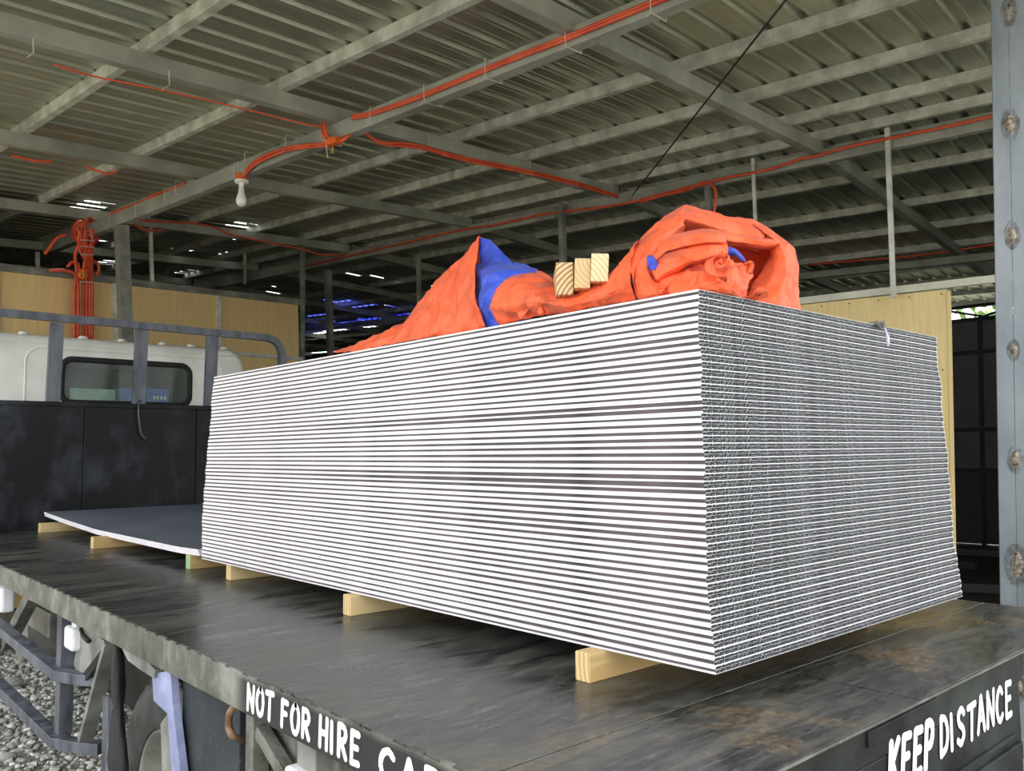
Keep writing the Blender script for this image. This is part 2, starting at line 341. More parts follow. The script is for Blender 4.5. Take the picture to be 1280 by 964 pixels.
blue_gaps = [(*far_st(x, y), ws_, .05) for x, y, ws_ in ((427, 377, .4), (463, 376, .35), (452, 383, .5), (398, 394, .5), (470, 389, .6), (503, 385, .5), (388, 410, 1.0), (402, 407, .6), (426, 404, .5), (452, 401, .7), (475, 397, .8), (497, 394, .6))]
white_gaps = [(*far_st(x, y), ws_, .10) for x, y, ws_ in ((386, 418, .9), (419, 413, .5), (432, 411, .6), (446, 410, .6), (456, 409, .4))]
s = -.35
while s < 26:
    hh = [q for q in holes if s-.4 < q[0] < s+SW+.4]
    roof_sheet(s, lambda a, t, h: RP(a, t, 1.975+h), -.35, RIDGE_T, hh)
    far_h = [(s+random.random(), random.uniform(1.0, 8), 1) for _ in range(5)] if s > 9 else []
    roof_sheet(s, lambda a, t, h: FP(a, t, .075+h), 0, 8.7, far_h, [q for q in blue_gaps+white_gaps if s-1 < q[0] < s+SW+1])
    s += SW
for q in blue_gaps:  # films added over the roof gaps, tinting sky light into blue streaks
    v = [FP(q[0]+a, q[1]+b_, .112+c) for c in (0, .003) for a, b_ in ((-q[2]-.1, -.25), (q[2]+.1, -.25), (q[2]+.1, .25), (-q[2]-.1, .25))]
    obj('blue_streak_film', v, [(0, 1, 2, 3), (7, 6, 5, 4), (0, 4, 5, 1), (1, 5, 6, 2), (2, 6, 7, 3), (3, 7, 4, 0)], M['blue_film'], ceil)
obj('ridge_cap', [RP(-.4, RIDGE_T-.25, 2.02), RP(26.5, RIDGE_T-.25, 2.02), RP(26.5, RIDGE_T, 2.035), RP(-.4, RIDGE_T, 2.035), FP(-.4, .25, .12), FP(26.5, .25, .12)],
    [(0, 1, 2, 3), (3, 2, 5, 4)], M['roof'], ceil)
CP = [(0, 0), (.05, 0), (.05, .014), (.0465, .014), (.0465, .0035), (.0035, .0035), (.0035, .0715), (.0465, .0715), (.0465, .061), (.05, .061), (.05, .075), (0, .075)]
for t in (-.3, .45, 1.25, 2.05, 2.92, 3.72, 4.50, 5.32, 6.05, 6.62):
    MB().prism(CP, RP(-.4, t, 1.9), RP(26, t, 1.9), B2, BN).build('purlin', M['purlin'], ceil)
for t in (.2, 1.03, 2.12, 3.14, 4.15, 5.3, 6.4, 7.5, 8.5):
    MB().prism(CP, FP(-.4, t, 0), FP(26, t, 0), B3, BN3).build('purlin', M['purlin'], ceil)
RAFT = [.35, 2.62, 4.66, 6.72, 9.08, 11.4, 13.6, 15.9, 18.2, 20.5, 22.8]
for i, s in enumerate(RAFT):
    w = .075 if i != 4 else .10
    MB().beam(RP(s-w/2, -.4, 1.9), RP(s-w/2, RIDGE_T-.1, 1.9), B1, BN, 0, w, -.10, 0).build('rafter', M['rafter'], ceil)
    MB().beam(FP(s-w/2, -.05, 0), FP(s-w/2, 8.6, 0), B1, BN3, 0, w, -.10, 0).build('rafter', M['rafter'], ceil)

# ---- long girders under the rafters
def girder(fn, s0, s1, h0, h1, top0, top1, w, name, **k):
    """box girder, slightly sagging: bottom h0->h1, top top0->top1"""
    v = []
    for s, hb, ht in ((s0, h0, top0), (s1, h1, top1)):
        for a, h in ((-w/2, hb), (w/2, hb), (w/2, ht), (-w/2, ht)): v.append(fn(s, a, h))
    return bevel(obj(name, v, [(0, 1, 2, 3), (7, 6, 5, 4), (0, 4, 5, 1), (1, 5, 6, 2), (2, 6, 7, 3), (3, 7, 4, 0)], M['rafter'], ceil), .004)
girder(lambda s, a, h: RP(s, 3.43+a, h), -.2, 10.4, 1.775, 1.60, 1.865, 1.735, .085, 'girder')
girder(lambda s, a, h: RP(s, 6.73+a, h), -.2, 25.8, 1.75, 1.56, 1.85, 1.72, .085, 'girder')
girder(lambda s, a, h: FP(s, 4.25+a, h), -.2, 25.8, -.19, -.19, -.10, -.10, .085, 'girder')

# ---- walls
wl_ = empty('wall_left', tuple(RP(9, 4, -.2)), kind='structure')
def up_to(p, z): return p+BN*((z-p[2])/BN[2])     # walls lean with the building
def wl(t, z): return up_to(RP(9.0, t, 0), z)
tl = [-1.2, 0.05, 1.25, 2.50, 3.62, 4.80, 5.90]
topz = lambda t: 2.205+.026*t
for a, b_ in zip(tl[:-1], tl[1:]):
    for z0, z1 in ((GZ+.02, .72), (.74, None)):
        v = []
        for off in (0, .012):
            for t, top in ((a+.006, 0), (b_-.006, 0), (b_-.006, 1), (a+.006, 1)):
                p = wl(t, z0 if not top else (z1 if z1 else topz(t)-.04)); v.append(p+B1*off)
        obj('plywood_panel', v, [(0, 1, 2, 3), (7, 6, 5, 4), (0, 4, 5, 1), (1, 5, 6, 2), (2, 6, 7, 3), (3, 7, 4, 0)], M['ply'], wl_)
UP = np.array([0, 0, 1.0])
for t in tl[1:-1]:
    MB().beam(wl(t-.025, GZ), wl(t-.025, topz(t)-.03), B2, -B1, 0, .05, 0, .03).build('batten', M['purlin'], wl_)
MB().beam(wl(-1.2, topz(-1.2)-.06), wl(5.93, topz(5.93)-.06), UP, -B1, 0, .07, -.02, .035).build('top_rail', M['post'], wl_)
for zz in (1.55, .72):
    MB().beam(wl(-1.2, zz), wl(5.93, zz+.05), UP, -B1, 0, .045, .0, .035).build('wall_girt', M['purlin'], wl_)
# right-hand wall below the second girder
wr = empty('wall_right', tuple(RP(2.5, 6.7, 0)), kind='structure')
def wrp(s, z): return up_to(RP(s, 6.75, 0), z)
s_edges = [1.685, 2.9, 4.12]
for a, b_ in zip(s_edges[:-1], s_edges[1:]):
    v = [wrp(s_, z)+B2*o for o in (0, .015) for s_, z in ((a+.002, GZ), (b_-.002, GZ), (b_-.002, 1.55+.025*b_), (a+.002, 1.55+.025*a))]
    p = obj('plywood_panel', v, [(0, 1, 2, 3), (7, 6, 5, 4), (0, 4, 5, 1), (1, 5, 6, 2), (2, 6, 7, 3), (3, 7, 4, 0)], M['ply_light'], wr)
    mb = MB()
    for s_ in np.linspace(a+.04, b_-.04, 6):
        for z in (1.52+.025*s_, 1.0, .5): mb.lathe(wrp(s_, z)-B2*.001, tuple(-B2), [(0, .002), (.006, .0015), (.006, 0)], 8)
    mb.build('nail_heads', M['blackframe'], wr, kind='stuff')
MB().beam(wrp(-.3, 1.563), wrp(4.14, 1.65), UP, -B2, 0, .055, -.03, .03).build('top_rail', M['white_rail'], wr)
MB().beam(wrp(1.665, GZ), wrp(1.665, 1.58), B1, -B2, 0, .02, -.03, .005).build('edge_trim', M['ply_light'], wr)
# dark far wall seen through the opening, and shell walls added to keep the shed's inside dark
wb = empty('wall_back', tuple(RP(3, 14, 0)), kind='structure')
def wbp(s, z, t=14.0): return up_to(RP(s, t, 0), z)
grid_s = [-.6, .6, 1.8, 3.05, 4.3, 5.5, 6.7]; zs = [GZ]+[at_t(1222, y_, 14.0)[2] for y_ in (588, 537, 440, 399)]; ZT = zs[-1]; ZU = at_t(1222, 382, 14.0)[2]
for a, b_ in zip(grid_s[:-1], grid_s[1:]):
    for z0, z1 in zip(zs[:-1], zs[1:]):
        v = [wbp(s_, z)+B2*o for o in (0, .02) for s_, z in ((a+.015, z0+.015), (b_-.015, z0+.015), (b_-.015, z1-.015), (a+.015, z1-.015))]
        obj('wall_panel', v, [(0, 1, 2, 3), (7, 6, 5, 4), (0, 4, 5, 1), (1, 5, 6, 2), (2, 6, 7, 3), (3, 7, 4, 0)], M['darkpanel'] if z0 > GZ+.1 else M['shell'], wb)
for s_ in grid_s: MB().beam(wbp(s_, GZ), wbp(s_, ZT+.03), B1, B2, -.03, .03, -.02, .06).build('frame_post', M['blackframe'], wb)
for z in zs[1:]: MB().beam(wbp(-.6, z), wbp(6.7, z), UP, B2, -.03, .03, -.02, .06).build('frame_rail', M['blackframe'], wb)
# truss above it
tr = empty('roof_truss', tuple(wbp(2.5, ZT)), label='black triangulated truss above the dark panel wall behind the opening', cat='truss')
MB().beam(wbp(-.6, ZU), wbp(6.7, ZU), UP, B2, -.025, .025, -.03, .03).build('top_chord', M['blackframe'], tr)
for i in range(6):
    a = -.6+i*1.2
    MB().beam(wbp(a, ZT+.03), wbp(a+.6, ZU), UP, B2, -.018, .018, -.02, .02).build('web_member', M['blackframe'], tr)
    MB().beam(wbp(a+.6, ZU), wbp(a+1.2, ZT+.03), UP, B2, -.018, .018, -.02, .02).build('web_member', M['blackframe'], tr)
def slab(name, p0, p1, h0, h1, thick, m, par=None):
    d = nrm(np.array([p1[0]-p0[0], p1[1]-p0[1], 0])); nn = np.array([-d[1], d[0], 0])*thick
    v = [(*(q+o)[:2], z) for o in (nn*0, nn) for q, z in ((p0, GZ), (p1, GZ), (p1, h1), (p0, h0))]
    return obj(name, v, [(0, 1, 2, 3), (7, 6, 5, 4), (0, 4, 5, 1), (1, 5, 6, 2), (2, 6, 7, 3), (3, 7, 4, 0)], m, par, kind='structure')
zr = lambda s, t: (RP(s, t, 1.88)[2] if t < RIDGE_T else FP(s, t-RIDGE_T, -.02)[2])
slab('wall_added_far', RP(25.8, -.3, 0), RP(25.8, RIDGE_T, 0), zr(25.8, -.3), zr(25.8, RIDGE_T), -.06, M['shell'])  # added enclosing walls, they shut daylight out of the shed's depth
slab('wall_added_far', RP(25.8, RIDGE_T, 0), RP(25.8, 15.4, 0), zr(25.8, RIDGE_T), zr(25.8, 15.4), -.06, M['shell'])
slab('wall_added_end', RP(4.6, 15.4, 0), RP(25.8, 15.4, 0), zr(4.6, 15.4), zr(25.8, 15.4), .06, M['shell'])
slab('wall_added_side', RP(9.1, -.33, 0), RP(25.8, -.33, 0), zr(9.1, -.33), zr(25.8, -.33), .06, M['shell'])
slab('wall_added_front', RP(-.38, 6.9, 0), RP(-.38, 14.0, 0), zr(-.38, 6.9), zr(-.38, 14.0), .06, M['shell'])
fl = obj('floor_inside', [(*RP(-.3, 6.9, 0)[:2], GZ+.004), (*RP(25.7, 6.9, 0)[:2], GZ+.004), (*RP(25.7, 15.3, 0)[:2], GZ+.004), (*RP(-.3, 15.3, 0)[:2], GZ+.004)], [(0, 3, 2, 1)], M['shell'], kind='structure')  # dark floor laid over the ground to cut light bouncing inside
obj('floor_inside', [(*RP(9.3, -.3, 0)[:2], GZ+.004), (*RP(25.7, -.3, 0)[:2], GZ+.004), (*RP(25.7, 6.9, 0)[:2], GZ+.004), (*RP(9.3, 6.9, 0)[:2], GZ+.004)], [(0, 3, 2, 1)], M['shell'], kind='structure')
# greenery outside beyond the truss
hedge = MB()
for i in range(2600):
    sx_ = random.uniform(-1.5, 9); c = np.array(wbp(sx_, random.uniform(.2, 4.4), 17.6+random.random()*2.5)); r = random.uniform(.08, .2)
    if sx_ < 2.6 and random.random() < .3: continue
    u = nrm(np.random.randn(3)); w = nrm(np.cross(u, np.random.randn(3)))
    hedge.add([c-u*r, c+w*r*.5, c+u*r, c-w*r*.5], [(0, 1, 2, 3)])
setp(hedge.build('tree_foliage', M['leaf']), 'bright green leaves glimpsed above the dark panel wall', 'foliage', kind='stuff')
#TIM on the floor inside the opening
for i, (s0_, t0_, a, L, lb_) in enumerate(((1.5, 8.2, .5, 1.2, 'dark timber on the shed floor nearest the opening'), (2.0, 9.6, -.4, 1.5, 'dark timber lying mid-floor inside the opening'),
        (2.6, 11.2, .3, 1.5, 'dark timber on the floor behind the mid-floor one'), (2.2, 12.8, -.2, 1.3, 'dark timber on the floor at the foot of the dark wall'))):
    p = RP(s0_, t0_, 0); q = p+(B1*math.cos(a)+B2*math.sin(a))*L; p[2] = q[2] = GZ+.055
    bevel(setp(MB().beam(p, q, UP, nrm(np.cross(q-p, UP)), -.045, .045, -.05, .05).build('timber_offcut', M['shell']), lb_, 'timber', 'dark timbers inside the opening'), .004)

# ---- posts
def post(px0, py0, px1, py1, plane, val, w, name, label, m='post', ext=None, d=None, group=None):
    f = {'s': at_s, 't': at_t}[plane]; a = f(px0, py0, val); b_ = f(px1, py1, val); d_ = b_-a
    if ext is not None: b_ = a+d_*((ext-a[2])/d_[2])
    root = empty(name, tuple(b_), label=label, cat='post', group=group)
    mb = MB(); dp = d or w
    mb.beam(b_, a, B2 if plane == 's' else B1, B1 if plane == 's' else B2, -w/2, w/2, -dp/2, dp/2)
    bevel(mb.build('shaft', M[m], root), .002)
    mb = MB().beam(b_, b_+(a-b_)*.004, B2, B1, -w*.8, w*.8, -w*.8, w*.8); mb.build('foot_plate', M[m], root)
    return root
# stout column behind the cab carrying the first girder: two channels
cr_ = empty('steel_column', (*(RP(8.25, 3.45, 0)[:2]), GZ), label='dark steel column under the near girder behind the truck cab', cat='column')
a = RP(8.25, 3.40, 1.62); b_ = at_s(158, 430, 8.25); b_ = a+(b_-a)*((GZ-a[2])/(b_-a)[2])
MB().beam(b_, a, B2, B1, -.055, -.012, -.05, .05).build('channel', M['post'], cr_)
MB().beam(b_, a, B2, B1, -.012, .055, -.05, .045).build('channel', M['post'], cr_)
MB().box((b_[0]-.1, b_[1]-.1, GZ), (b_[0]+.1, b_[1]+.1, GZ+.012)).build('base_plate', M['post'], cr_)
post(378, 306, 378, 440, 's', 9.0, .05, 'steel_post', 'tall thin grey post at the open end of the tan plywood wall', ext=GZ)
post(306, 317, 306, 355, 's', 9.02, .028, 'steel_post', 'thin post rising from the plywood wall top below the second row of light slits')
post(188, 285, 190, 352, 's', 9.02, .035, 'steel_post', 'pale leaning thin post on the plywood wall top just beyond the dark column', m='purlin')
post(47, 315, 47, 336, 's', 9.02, .035, 'steel_post', 'short thin post on the plywood wall top at its nearest end')
post(410, 338, 413, 437, 't', 6.73, .075, 'steel_column', 'dark column under the red-cabled girder at the tail of the tarpaulin', ext=GZ)
post(523, 318, 524, 372, 't', 6.73, .045, 'steel_post', 'thin dark post under the girder above the left slope of the tarpaulin', ext=GZ)
post(702, 254, 704, 332, 't', 6.62, .06, 'steel_post', 'thin grey post standing right behind the pine block ends', ext=GZ)
post(885, 232, 886, 262, 't', 6.60, .05, 'steel_post', 'short post behind the peak of the tarpaulin bundle', ext=GZ)
post(941, 198, 944, 270, 't', 6.65, .026, 'steel_post', 'slim pale post behind the right shoulder of the tarpaulin bundle', m='purlin', ext=1.6)
post(1109, 160, 1117, 372, 't', 6.65, .034, 'steel_post', 'slim pale post dropping in front of the girder to the yellow plywood wall', m='purlin')
# big welded column, right
cb = empty('steel_column', (2.87, .40, GZ), label='broad pale blue-grey column with rusty welds at the right edge', cat='column')
p0 = at_t(1260.5, 0, 4.3); p1 = at_t(1272, 757, 4.3); dv = p1-p0
top = p0-dv*.05; bot = p0+dv*((GZ-p0[2])/dv[2]); axd = nrm(top-bot)
vu = nrm(np.cross(axd, ray(1262, 400))); vu = vu if vu[:2]@_r[:2] > 0 else -vu; vd = nrm(np.cross(vu, axd)); vd = vd if vd@_f > 0 else -vd
chan = lambda sg: [(sg*.0008, 0), (sg*.066, 0), (sg*.069, .003), (sg*.069, .10), (sg*.0008, .10)]
MB().prism(chan(-1), bot, top, vu, vd).build('channel', M['column'], cb)
MB().prism(chan(1), bot, top, vu, vd).build('channel', M['column'], cb)
MB().beam(bot, bot+axd*.012, vu, vd, -.12, .12, -.05, .15).build('base_plate', M['column'], cb)
for wy, sz in ((15, 1.0), (155, 1.1), (293, 1.0), (437, .8), (574, 1.0), (706, 1.5), (860, 1.0)):
    c = p0+dv*(wy/757)
    mb = MB(); vs = []; nn = 9
    for i in range(nn):
        for j in range(5):
            fz = (i/(nn-1)-.5)*2; fx = (j/4-.5)*2
            h = .007*(1-fz*fz)*(1-fx*fx)*(.6+.8*random.random())+.0005; wd = .016*math.sqrt(max(.05, 1-fz*fz*.9))*(.8+.4*random.random())*sz
            vs.append(c+axd*fz*.038*sz+vu*(fx*wd)-vd*h)
    fs = [(i*5+j, i*5+j+1, (i+1)*5+j+1, (i+1)*5+j) for i in range(nn-1) for j in range(4)]
    mb.add(vs, fs); w_ = mb.build('weld_bead', M['weld'], cb, smooth=True)
    vs = [c-vd*.0006]+[c+axd*math.cos(a)*.068*sz*(.92+.12*random.random())+vu*math.sin(a)*.034*sz*(.92+.12*random.random())-vd*.0005 for a in np.linspace(0, 2*math.pi, 15)[:-1]]
    MB().add(vs, [(0, i+1, (i+1) % 14+1) for i in range(14)]).build('scorch_mark', M['stain'], cb)
# ================================================================== TRUCK
HZ = -.063           # deck top
XL, XR, YR, YF = -.548, 1.535, -.244, 5.45
truck = empty('flatbed_truck', (.5, 2.6, GZ), label='black flatbed truck with white cab carrying the tall white-edged stack', cat='truck')
def tb(a, b_, name, m, parent=truck, bv=.003, **k):
    o = MB().box(a, b_).build(name, M[m], parent, **k)
    return bevel(o, bv) if bv else o
tb((XL+.004, .051, HZ-.006), (XR-.004, YF+.05, HZ), 'deck_plate', 'deck', bv=.001)
tb((XL+.004, YR+.004, HZ-.006), (.334, .0475, HZ-.0008), 'deck_plate', 'deck', bv=.001)
tb((.3375, YR+.004, HZ-.006), (XR-.004, .0475, HZ), 'deck_plate', 'deck', bv=.001)
def side_rail_nodes(nt, b):
    rail_nodes(nt, b); src = b.inputs['Base Color'].links[0].from_socket
    tc = N(nt, 'ShaderNodeTexCoord'); sx = N(nt, 'ShaderNodeSeparateXYZ'); nt.links.new(tc.outputs['Object'], sx.inputs[0])
    n = noise_f(nt, 14, 5, .6, coords(nt)); a = N(nt, 'ShaderNodeMath', operation='MULTIPLY_ADD'); nt.links.new(n, a.inputs[0]); a.inputs[1].default_value = -.06; nt.links.new(sx.outputs['Y'], a.inputs[2])
    mr = N(nt, 'ShaderNodeMapRange'); nt.links.new(a.outputs[0], mr.inputs[0]); mr.inputs[1].default_value = .85; mr.inputs[2].default_value = .89; mr.inputs[3].default_value = .93; mr.inputs[4].default_value = 0
    zz = N(nt, 'ShaderNodeMapRange'); nt.links.new(sx.outputs['Z'], zz.inputs[0]); zz.inputs[1].default_value = -.068; zz.inputs[2].default_value = -.078
    mm = N(nt, 'ShaderNodeMath', operation='MULTIPLY'); nt.links.new(mr.outputs[0], mm.inputs[0]); nt.links.new(zz.outputs[0], mm.inputs[1])
    nt.links.new(mixc(nt, mm.outputs[0], src, (.022, .017, .02)), b.inputs['Base Color'])
M['side_rail'] = mat('side_rail_paint', (.09, .09, .08), .6, 0, .4, side_rail_nodes)
chp = [(0, 0), (.05, 0), (.05, .005), (.005, .005), (.005, .077), (.05, .077), (.05, .082), (0, .082)]
bevel(MB().prism(chp, (XL, YR+.03, -.148), (XL, YF, -.148), (1, 0, 0), (0, 0, 1)).build('side_rail', M['side_rail'], truck), .0015)
bevel(MB().prism([(-a, b_) for a, b_ in chp], (XR, YR+.03, -.148), (XR, YF, -.148), (1, 0, 0), (0, 0, 1)).build('side_rail', M['rail'], truck), .0015)
# worn weld strip between plate edge and rail, broken into stitches
mb = MB(); y = YR+.05
while y < 5.3:
    L = random.uniform(.03, .07); mb.box((XL+.0005, y, -.0665), (XL+.006+random.random()*.003, y+L, -.0615)); y += L+random.uniform(.02, .06)
mb.build('stitch_weld', M['rail'], truck, kind='stuff')
# rear beam, apron and lip
tb((XL, YR, -.13), (.90, YR+.05, HZ-.0025), 'rear_beam', 'rear')
tb((.90, YR, -.122), (XR, YR+.05, HZ-.0025), 'rear_beam', 'rear')
tb((XL+.002, YR+.002, -.46), (.885, YR+.012, -.131), 'rear_apron', 'rear')
tb((.2, YR-.006, -.245), (.82, YR+.003, -.236), 'apron_rib', 'rear', bv=.001)
tb((.45, YR-.008, -.30), (.86, YR+.003, -.262), 'apron_rib', 'rear', bv=.002)
tb((XL, YR-.002, -.069), (XR, YR+.002, HZ-.0012), 'rear_lip', 'rail', bv=.0008)
tb((.10, YR-.0045, -.098), (.40, YR+.001, -.072), 'patch_plate', 'rear', bv=.001)
# lettering brushed on: every letter is a run of round-ended strokes
GL = {'N': [[(0,0),(.02,1)],[(.02,1),(.5,0)],[(.5,0),(.55,1)]], 'O': [[(.3,1),(.08,.8),(0,.45),(.12,.08),(.3,0),(.48,.12),(.56,.5),(.5,.85),(.3,1)]],
      'T': [[(0,.96),(.6,1)],[(.32,.98),(.28,0)]], 'F': [[(.05,0),(.08,1)],[(.08,1),(.5,.98)],[(.07,.52),(.42,.54)]],
      'R': [[(.04,0),(.06,1)],[(.06,1),(.36,.98),(.5,.8),(.4,.56),(.08,.5)],[(.2,.5),(.52,0)]], 'H': [[(.03,0),(.05,1)],[(.5,0),(.52,1)],[(.05,.5),(.5,.5)]],
      'I': [[(.05,0),(.07,1)]], 'E': [[(.05,0),(.07,1)],[(.07,1),(.5,.98)],[(.06,.52),(.42,.53)],[(.05,0),(.5,.03)]],
      'K': [[(.03,0),(.05,1)],[(.52,1),(.07,.45)],[(.16,.55),(.52,0)]], 'P': [[(.04,0),(.06,1)],[(.06,1),(.4,.97),(.52,.76),(.4,.5),(.08,.46)]],
      'D': [[(.04,0),(.06,1)],[(.06,1),(.36,.9),(.52,.55),(.42,.15),(.04,0)]], 'S': [[(.5,.85),(.3,1),(.08,.86),(.12,.62),(.4,.42),(.48,.2),(.28,0),(.02,.12)]],
      'A': [[(0,0),(.27,1)],[(.27,1),(.55,0)],[(.12,.36),(.44,.36)]], 'C': [[(.5,.84),(.32,1),(.1,.85),(0,.48),(.1,.12),(.3,0),(.52,.14)]]}
def letter(ch, org, ux, uz, nn, w, h, sw, slant=0.0):
    org = np.array(org); ux = np.array(ux, float); uz = np.array(uz, float); nn = np.array(nn, float); mb = MB()
    for si, st in enumerate(GL[ch]):
        pts = [((x+slant*y)*w/.55, y*h) for x, y in st]
        if len(pts) > 2: pts = [tuple(q) for q in catmull([(a, b, 0) for a, b in pts], 5)[:, :2]]
        pr = []; n = len(pts)
        L, R_ = [], []
        for i, (a, b_) in enumerate(pts):
            q0 = pts[max(i-1, 0)]; q1 = pts[min(i+1, n-1)]; dx, dy = q1[0]-q0[0], q1[1]-q0[1]; l = math.hypot(dx, dy) or 1
            wd = sw*(.9+.2*random.random())/2; L.append((a-dy/l*wd, b_+dx/l*wd)); R_.append((a+dy/l*wd, b_-dx/l*wd))
        def cap(i0, i1, c):
            a0 = math.atan2(c[1][1]-pts[i0][1], c[1][0]-pts[i0][0]); return a0
        d0 = math.atan2(pts[0][1]-pts[1][1], pts[0][0]-pts[1][0]); d1 = math.atan2(pts[-1][1]-pts[-2][1], pts[-1][0]-pts[-2][0])
        c0 = [(pts[0][0]+sw/2*math.cos(d0+a), pts[0][1]+sw/2*math.sin(d0+a)) for a in (-.9, 0, .9)]
        c1 = [(pts[-1][0]+sw/2*math.cos(d1+a), pts[-1][1]+sw/2*math.sin(d1+a)) for a in (-.9, 0, .9)]
        V = []; Fc = []
        for a, b_ in zip(L, R_): V += [a, b_]
        for i in range(n-1): Fc.append((2*i, 2*i+1, 2*i+3, 2*i+2))
        k = len(V); V += c0; Fc.append((0, k+0, k+1, k+2, 1)) ; k = len(V); V += c1; Fc.append((2*n-1, k+0, k+1, k+2, 2*n-2))
        mb.add([org+ux*a+uz*b_+nn*(.0006+.00012*si) for a, b_ in V], Fc)
        k0 = len(mb.v)
    return mb
wroot = truck
def word(txt, org, ux, uz, nn, adv, h, sw, slant=0, gap=.0, wobble=.004, ws=None):
    x = 0
    for i, ch in enumerate(txt):
        if ch == ' ': x += adv*.55; continue
        w = adv*.66*(.35 if ch == 'I' else 1)
        o_ = np.array(org)+np.array(ux)*x+np.array(uz)*random.uniform(-wobble, wobble)
        letter(ch, o_, ux, uz, nn, w, h*random.uniform(.95, 1.05), sw, slant).build('painted_letter', M['white_paint'], wroot)
        x += adv*(.55 if ch == 'I' else 1)+gap
word('NOT FOR HIRE', (XL, .858, -.134), (0, -1, 0), (0, 0, 1), (-1, 0, 0), .0455, .054, .0125, .03, wobble=.001)
word('CAP', (XL, .318, -.136), (0, -1, 0), (0, 0, 1), (-1, 0, 0), .066, .052, .0135, .0, wobble=.001)
word('KEEP', (.180, YR, -.193), (1, 0, 0), (.0, 0, 1), (0, -1, 0), .052, .078, .0175, .22, wobble=.001)
word('DISTANCE', (.412, YR, -.190), (1, 0, 0), (.0, 0, 1), (0, -1, 0), .0565, .070, .0145, .10, wobble=.003)

# headboard and guard frame
hb = [(-.62, .305), (.308, 1.10), (1.103, 1.86)]
for a, b_ in hb:
    o = tb((a, YF, HZ), (b_, YF+.03, .795), 'headboard_panel', 'headboard', bv=.004)
tb((-.62, YF-.012, .775), (1.86, YF+.045, .808), 'headboard_cap', 'headboard')
def gpost(x0, w=.088):
    mb = MB().prism([(0, 0), (w, 0), (w, .04), (w-.006, .04), (w-.006, .012), (w*.62, .006), (w*.38, .006), (.006, .012), (.006, .04), (0, .04)], (x0, YF, .808), (x0+.012, YF, 1.36), (1, 0, 0), (0, 1, 0))
    return bevel(mb.build('guard_post', M['guard'], truck), .002)
for x0 in (-.50, .062, .632, 1.165): gpost(x0)
mb = MB(); pts = catmull([(x, YF+.02, z) for x, z in ((-.62, 1.40), (.5, 1.393), (1.3, 1.387), (1.58, 1.385), (1.69, 1.38), (1.765, 1.35), (1.805, 1.28), (1.815, 1.18), (1.815, 1.0), (1.815, .80))], 4)
vv = []
for i in range(len(pts)):
    t_ = nrm(pts[min(i+1, len(pts)-1)]-pts[max(i-1, 0)]); n_ = nrm(np.cross(t_, (0, 1, 0)))
    vv += [pts[i]+n_*.026+np.array([0, .028, 0]), pts[i]+n_*.026-np.array([0, .028, 0]), pts[i]-n_*.026-np.array([0, .028, 0]), pts[i]-n_*.026+np.array([0, .028, 0])]
mb.add(vv, [(4*i+k, 4*i+4+k, 4*i+4+(k+1) % 4, 4*i+(k+1) % 4) for i in range(len(pts)-1) for k in range(4)]+[(0, 1, 2, 3), tuple(4*len(pts)-1-k for k in range(4))])
mb.build('guard_top_rail', M['guard'], truck)
mb = MB().tube(catmull([at_y(176, 500, YF-.01), at_y(173, 512, YF-.03), at_y(176, 540, YF-.03), at_y(182, 549, YF-.03)], 5), .006, 6)
mb.build('wire_hook', M['guard'], truck, smooth=True)

# cab -----------------------------------------------------------------
cy0 = 5.80; N_ = 64
def rrect(x0, x1, z0, z1, r, n=N_, rb=None):
    """rounded rectangle sampled by arc position so loops of equal n line up"""
    rb = r if rb is None else rb; out = []; q = n//4
    for cx, cz, rr, a0 in ((x1-r, z1-r, r, 0), (x0+r, z1-r, r, 90), (x0+rb, z0+rb, rb, 180), (x1-rb, z0+rb, rb, 270)):
        for i in range(q):
            a = math.radians(a0+90*i/(q-1)); out.append((cx+rr*math.cos(a), cz+rr*math.sin(a)))
    return out
win = rrect(.222, 1.188, .812, 1.160, .085); win2 = rrect(.25, 1.16, .84, 1.132, .065)
out0 = rrect(-.66, 1.60, -.30, 1.26, .12); out1 = rrect(-.72, 1.66, -.36, 1.318, .17)
rings = [([(x, cy0, z) for x, z in win]), ([(x, cy0, z) for x, z in out0]), ([(x, cy0+.03, z) for x, z in rrect(-.70, 1.64, -.34, 1.30, .15)]), ([(x, cy0+.09, z) for x, z in out1]), ([(x, 7.35, z) for x, z in out1]), ([(x, 7.5, z) for x, z in out0])]
v = [q for r_ in rings for q in r_]; f = [(k*N_+i, k*N_+(i+1) % N_, (k+1)*N_+(i+1) % N_, (k+1)*N_+i) for k in range(5) for i in range(N_)]
f.append(tuple(range(5*N_, 6*N_)))
cabo = obj('cab_shell', v, f, M['cab'], truck, smooth=True)
e = cabo.modifiers.new('edges', 'EDGE_SPLIT'); e.split_angle = math.radians(40)
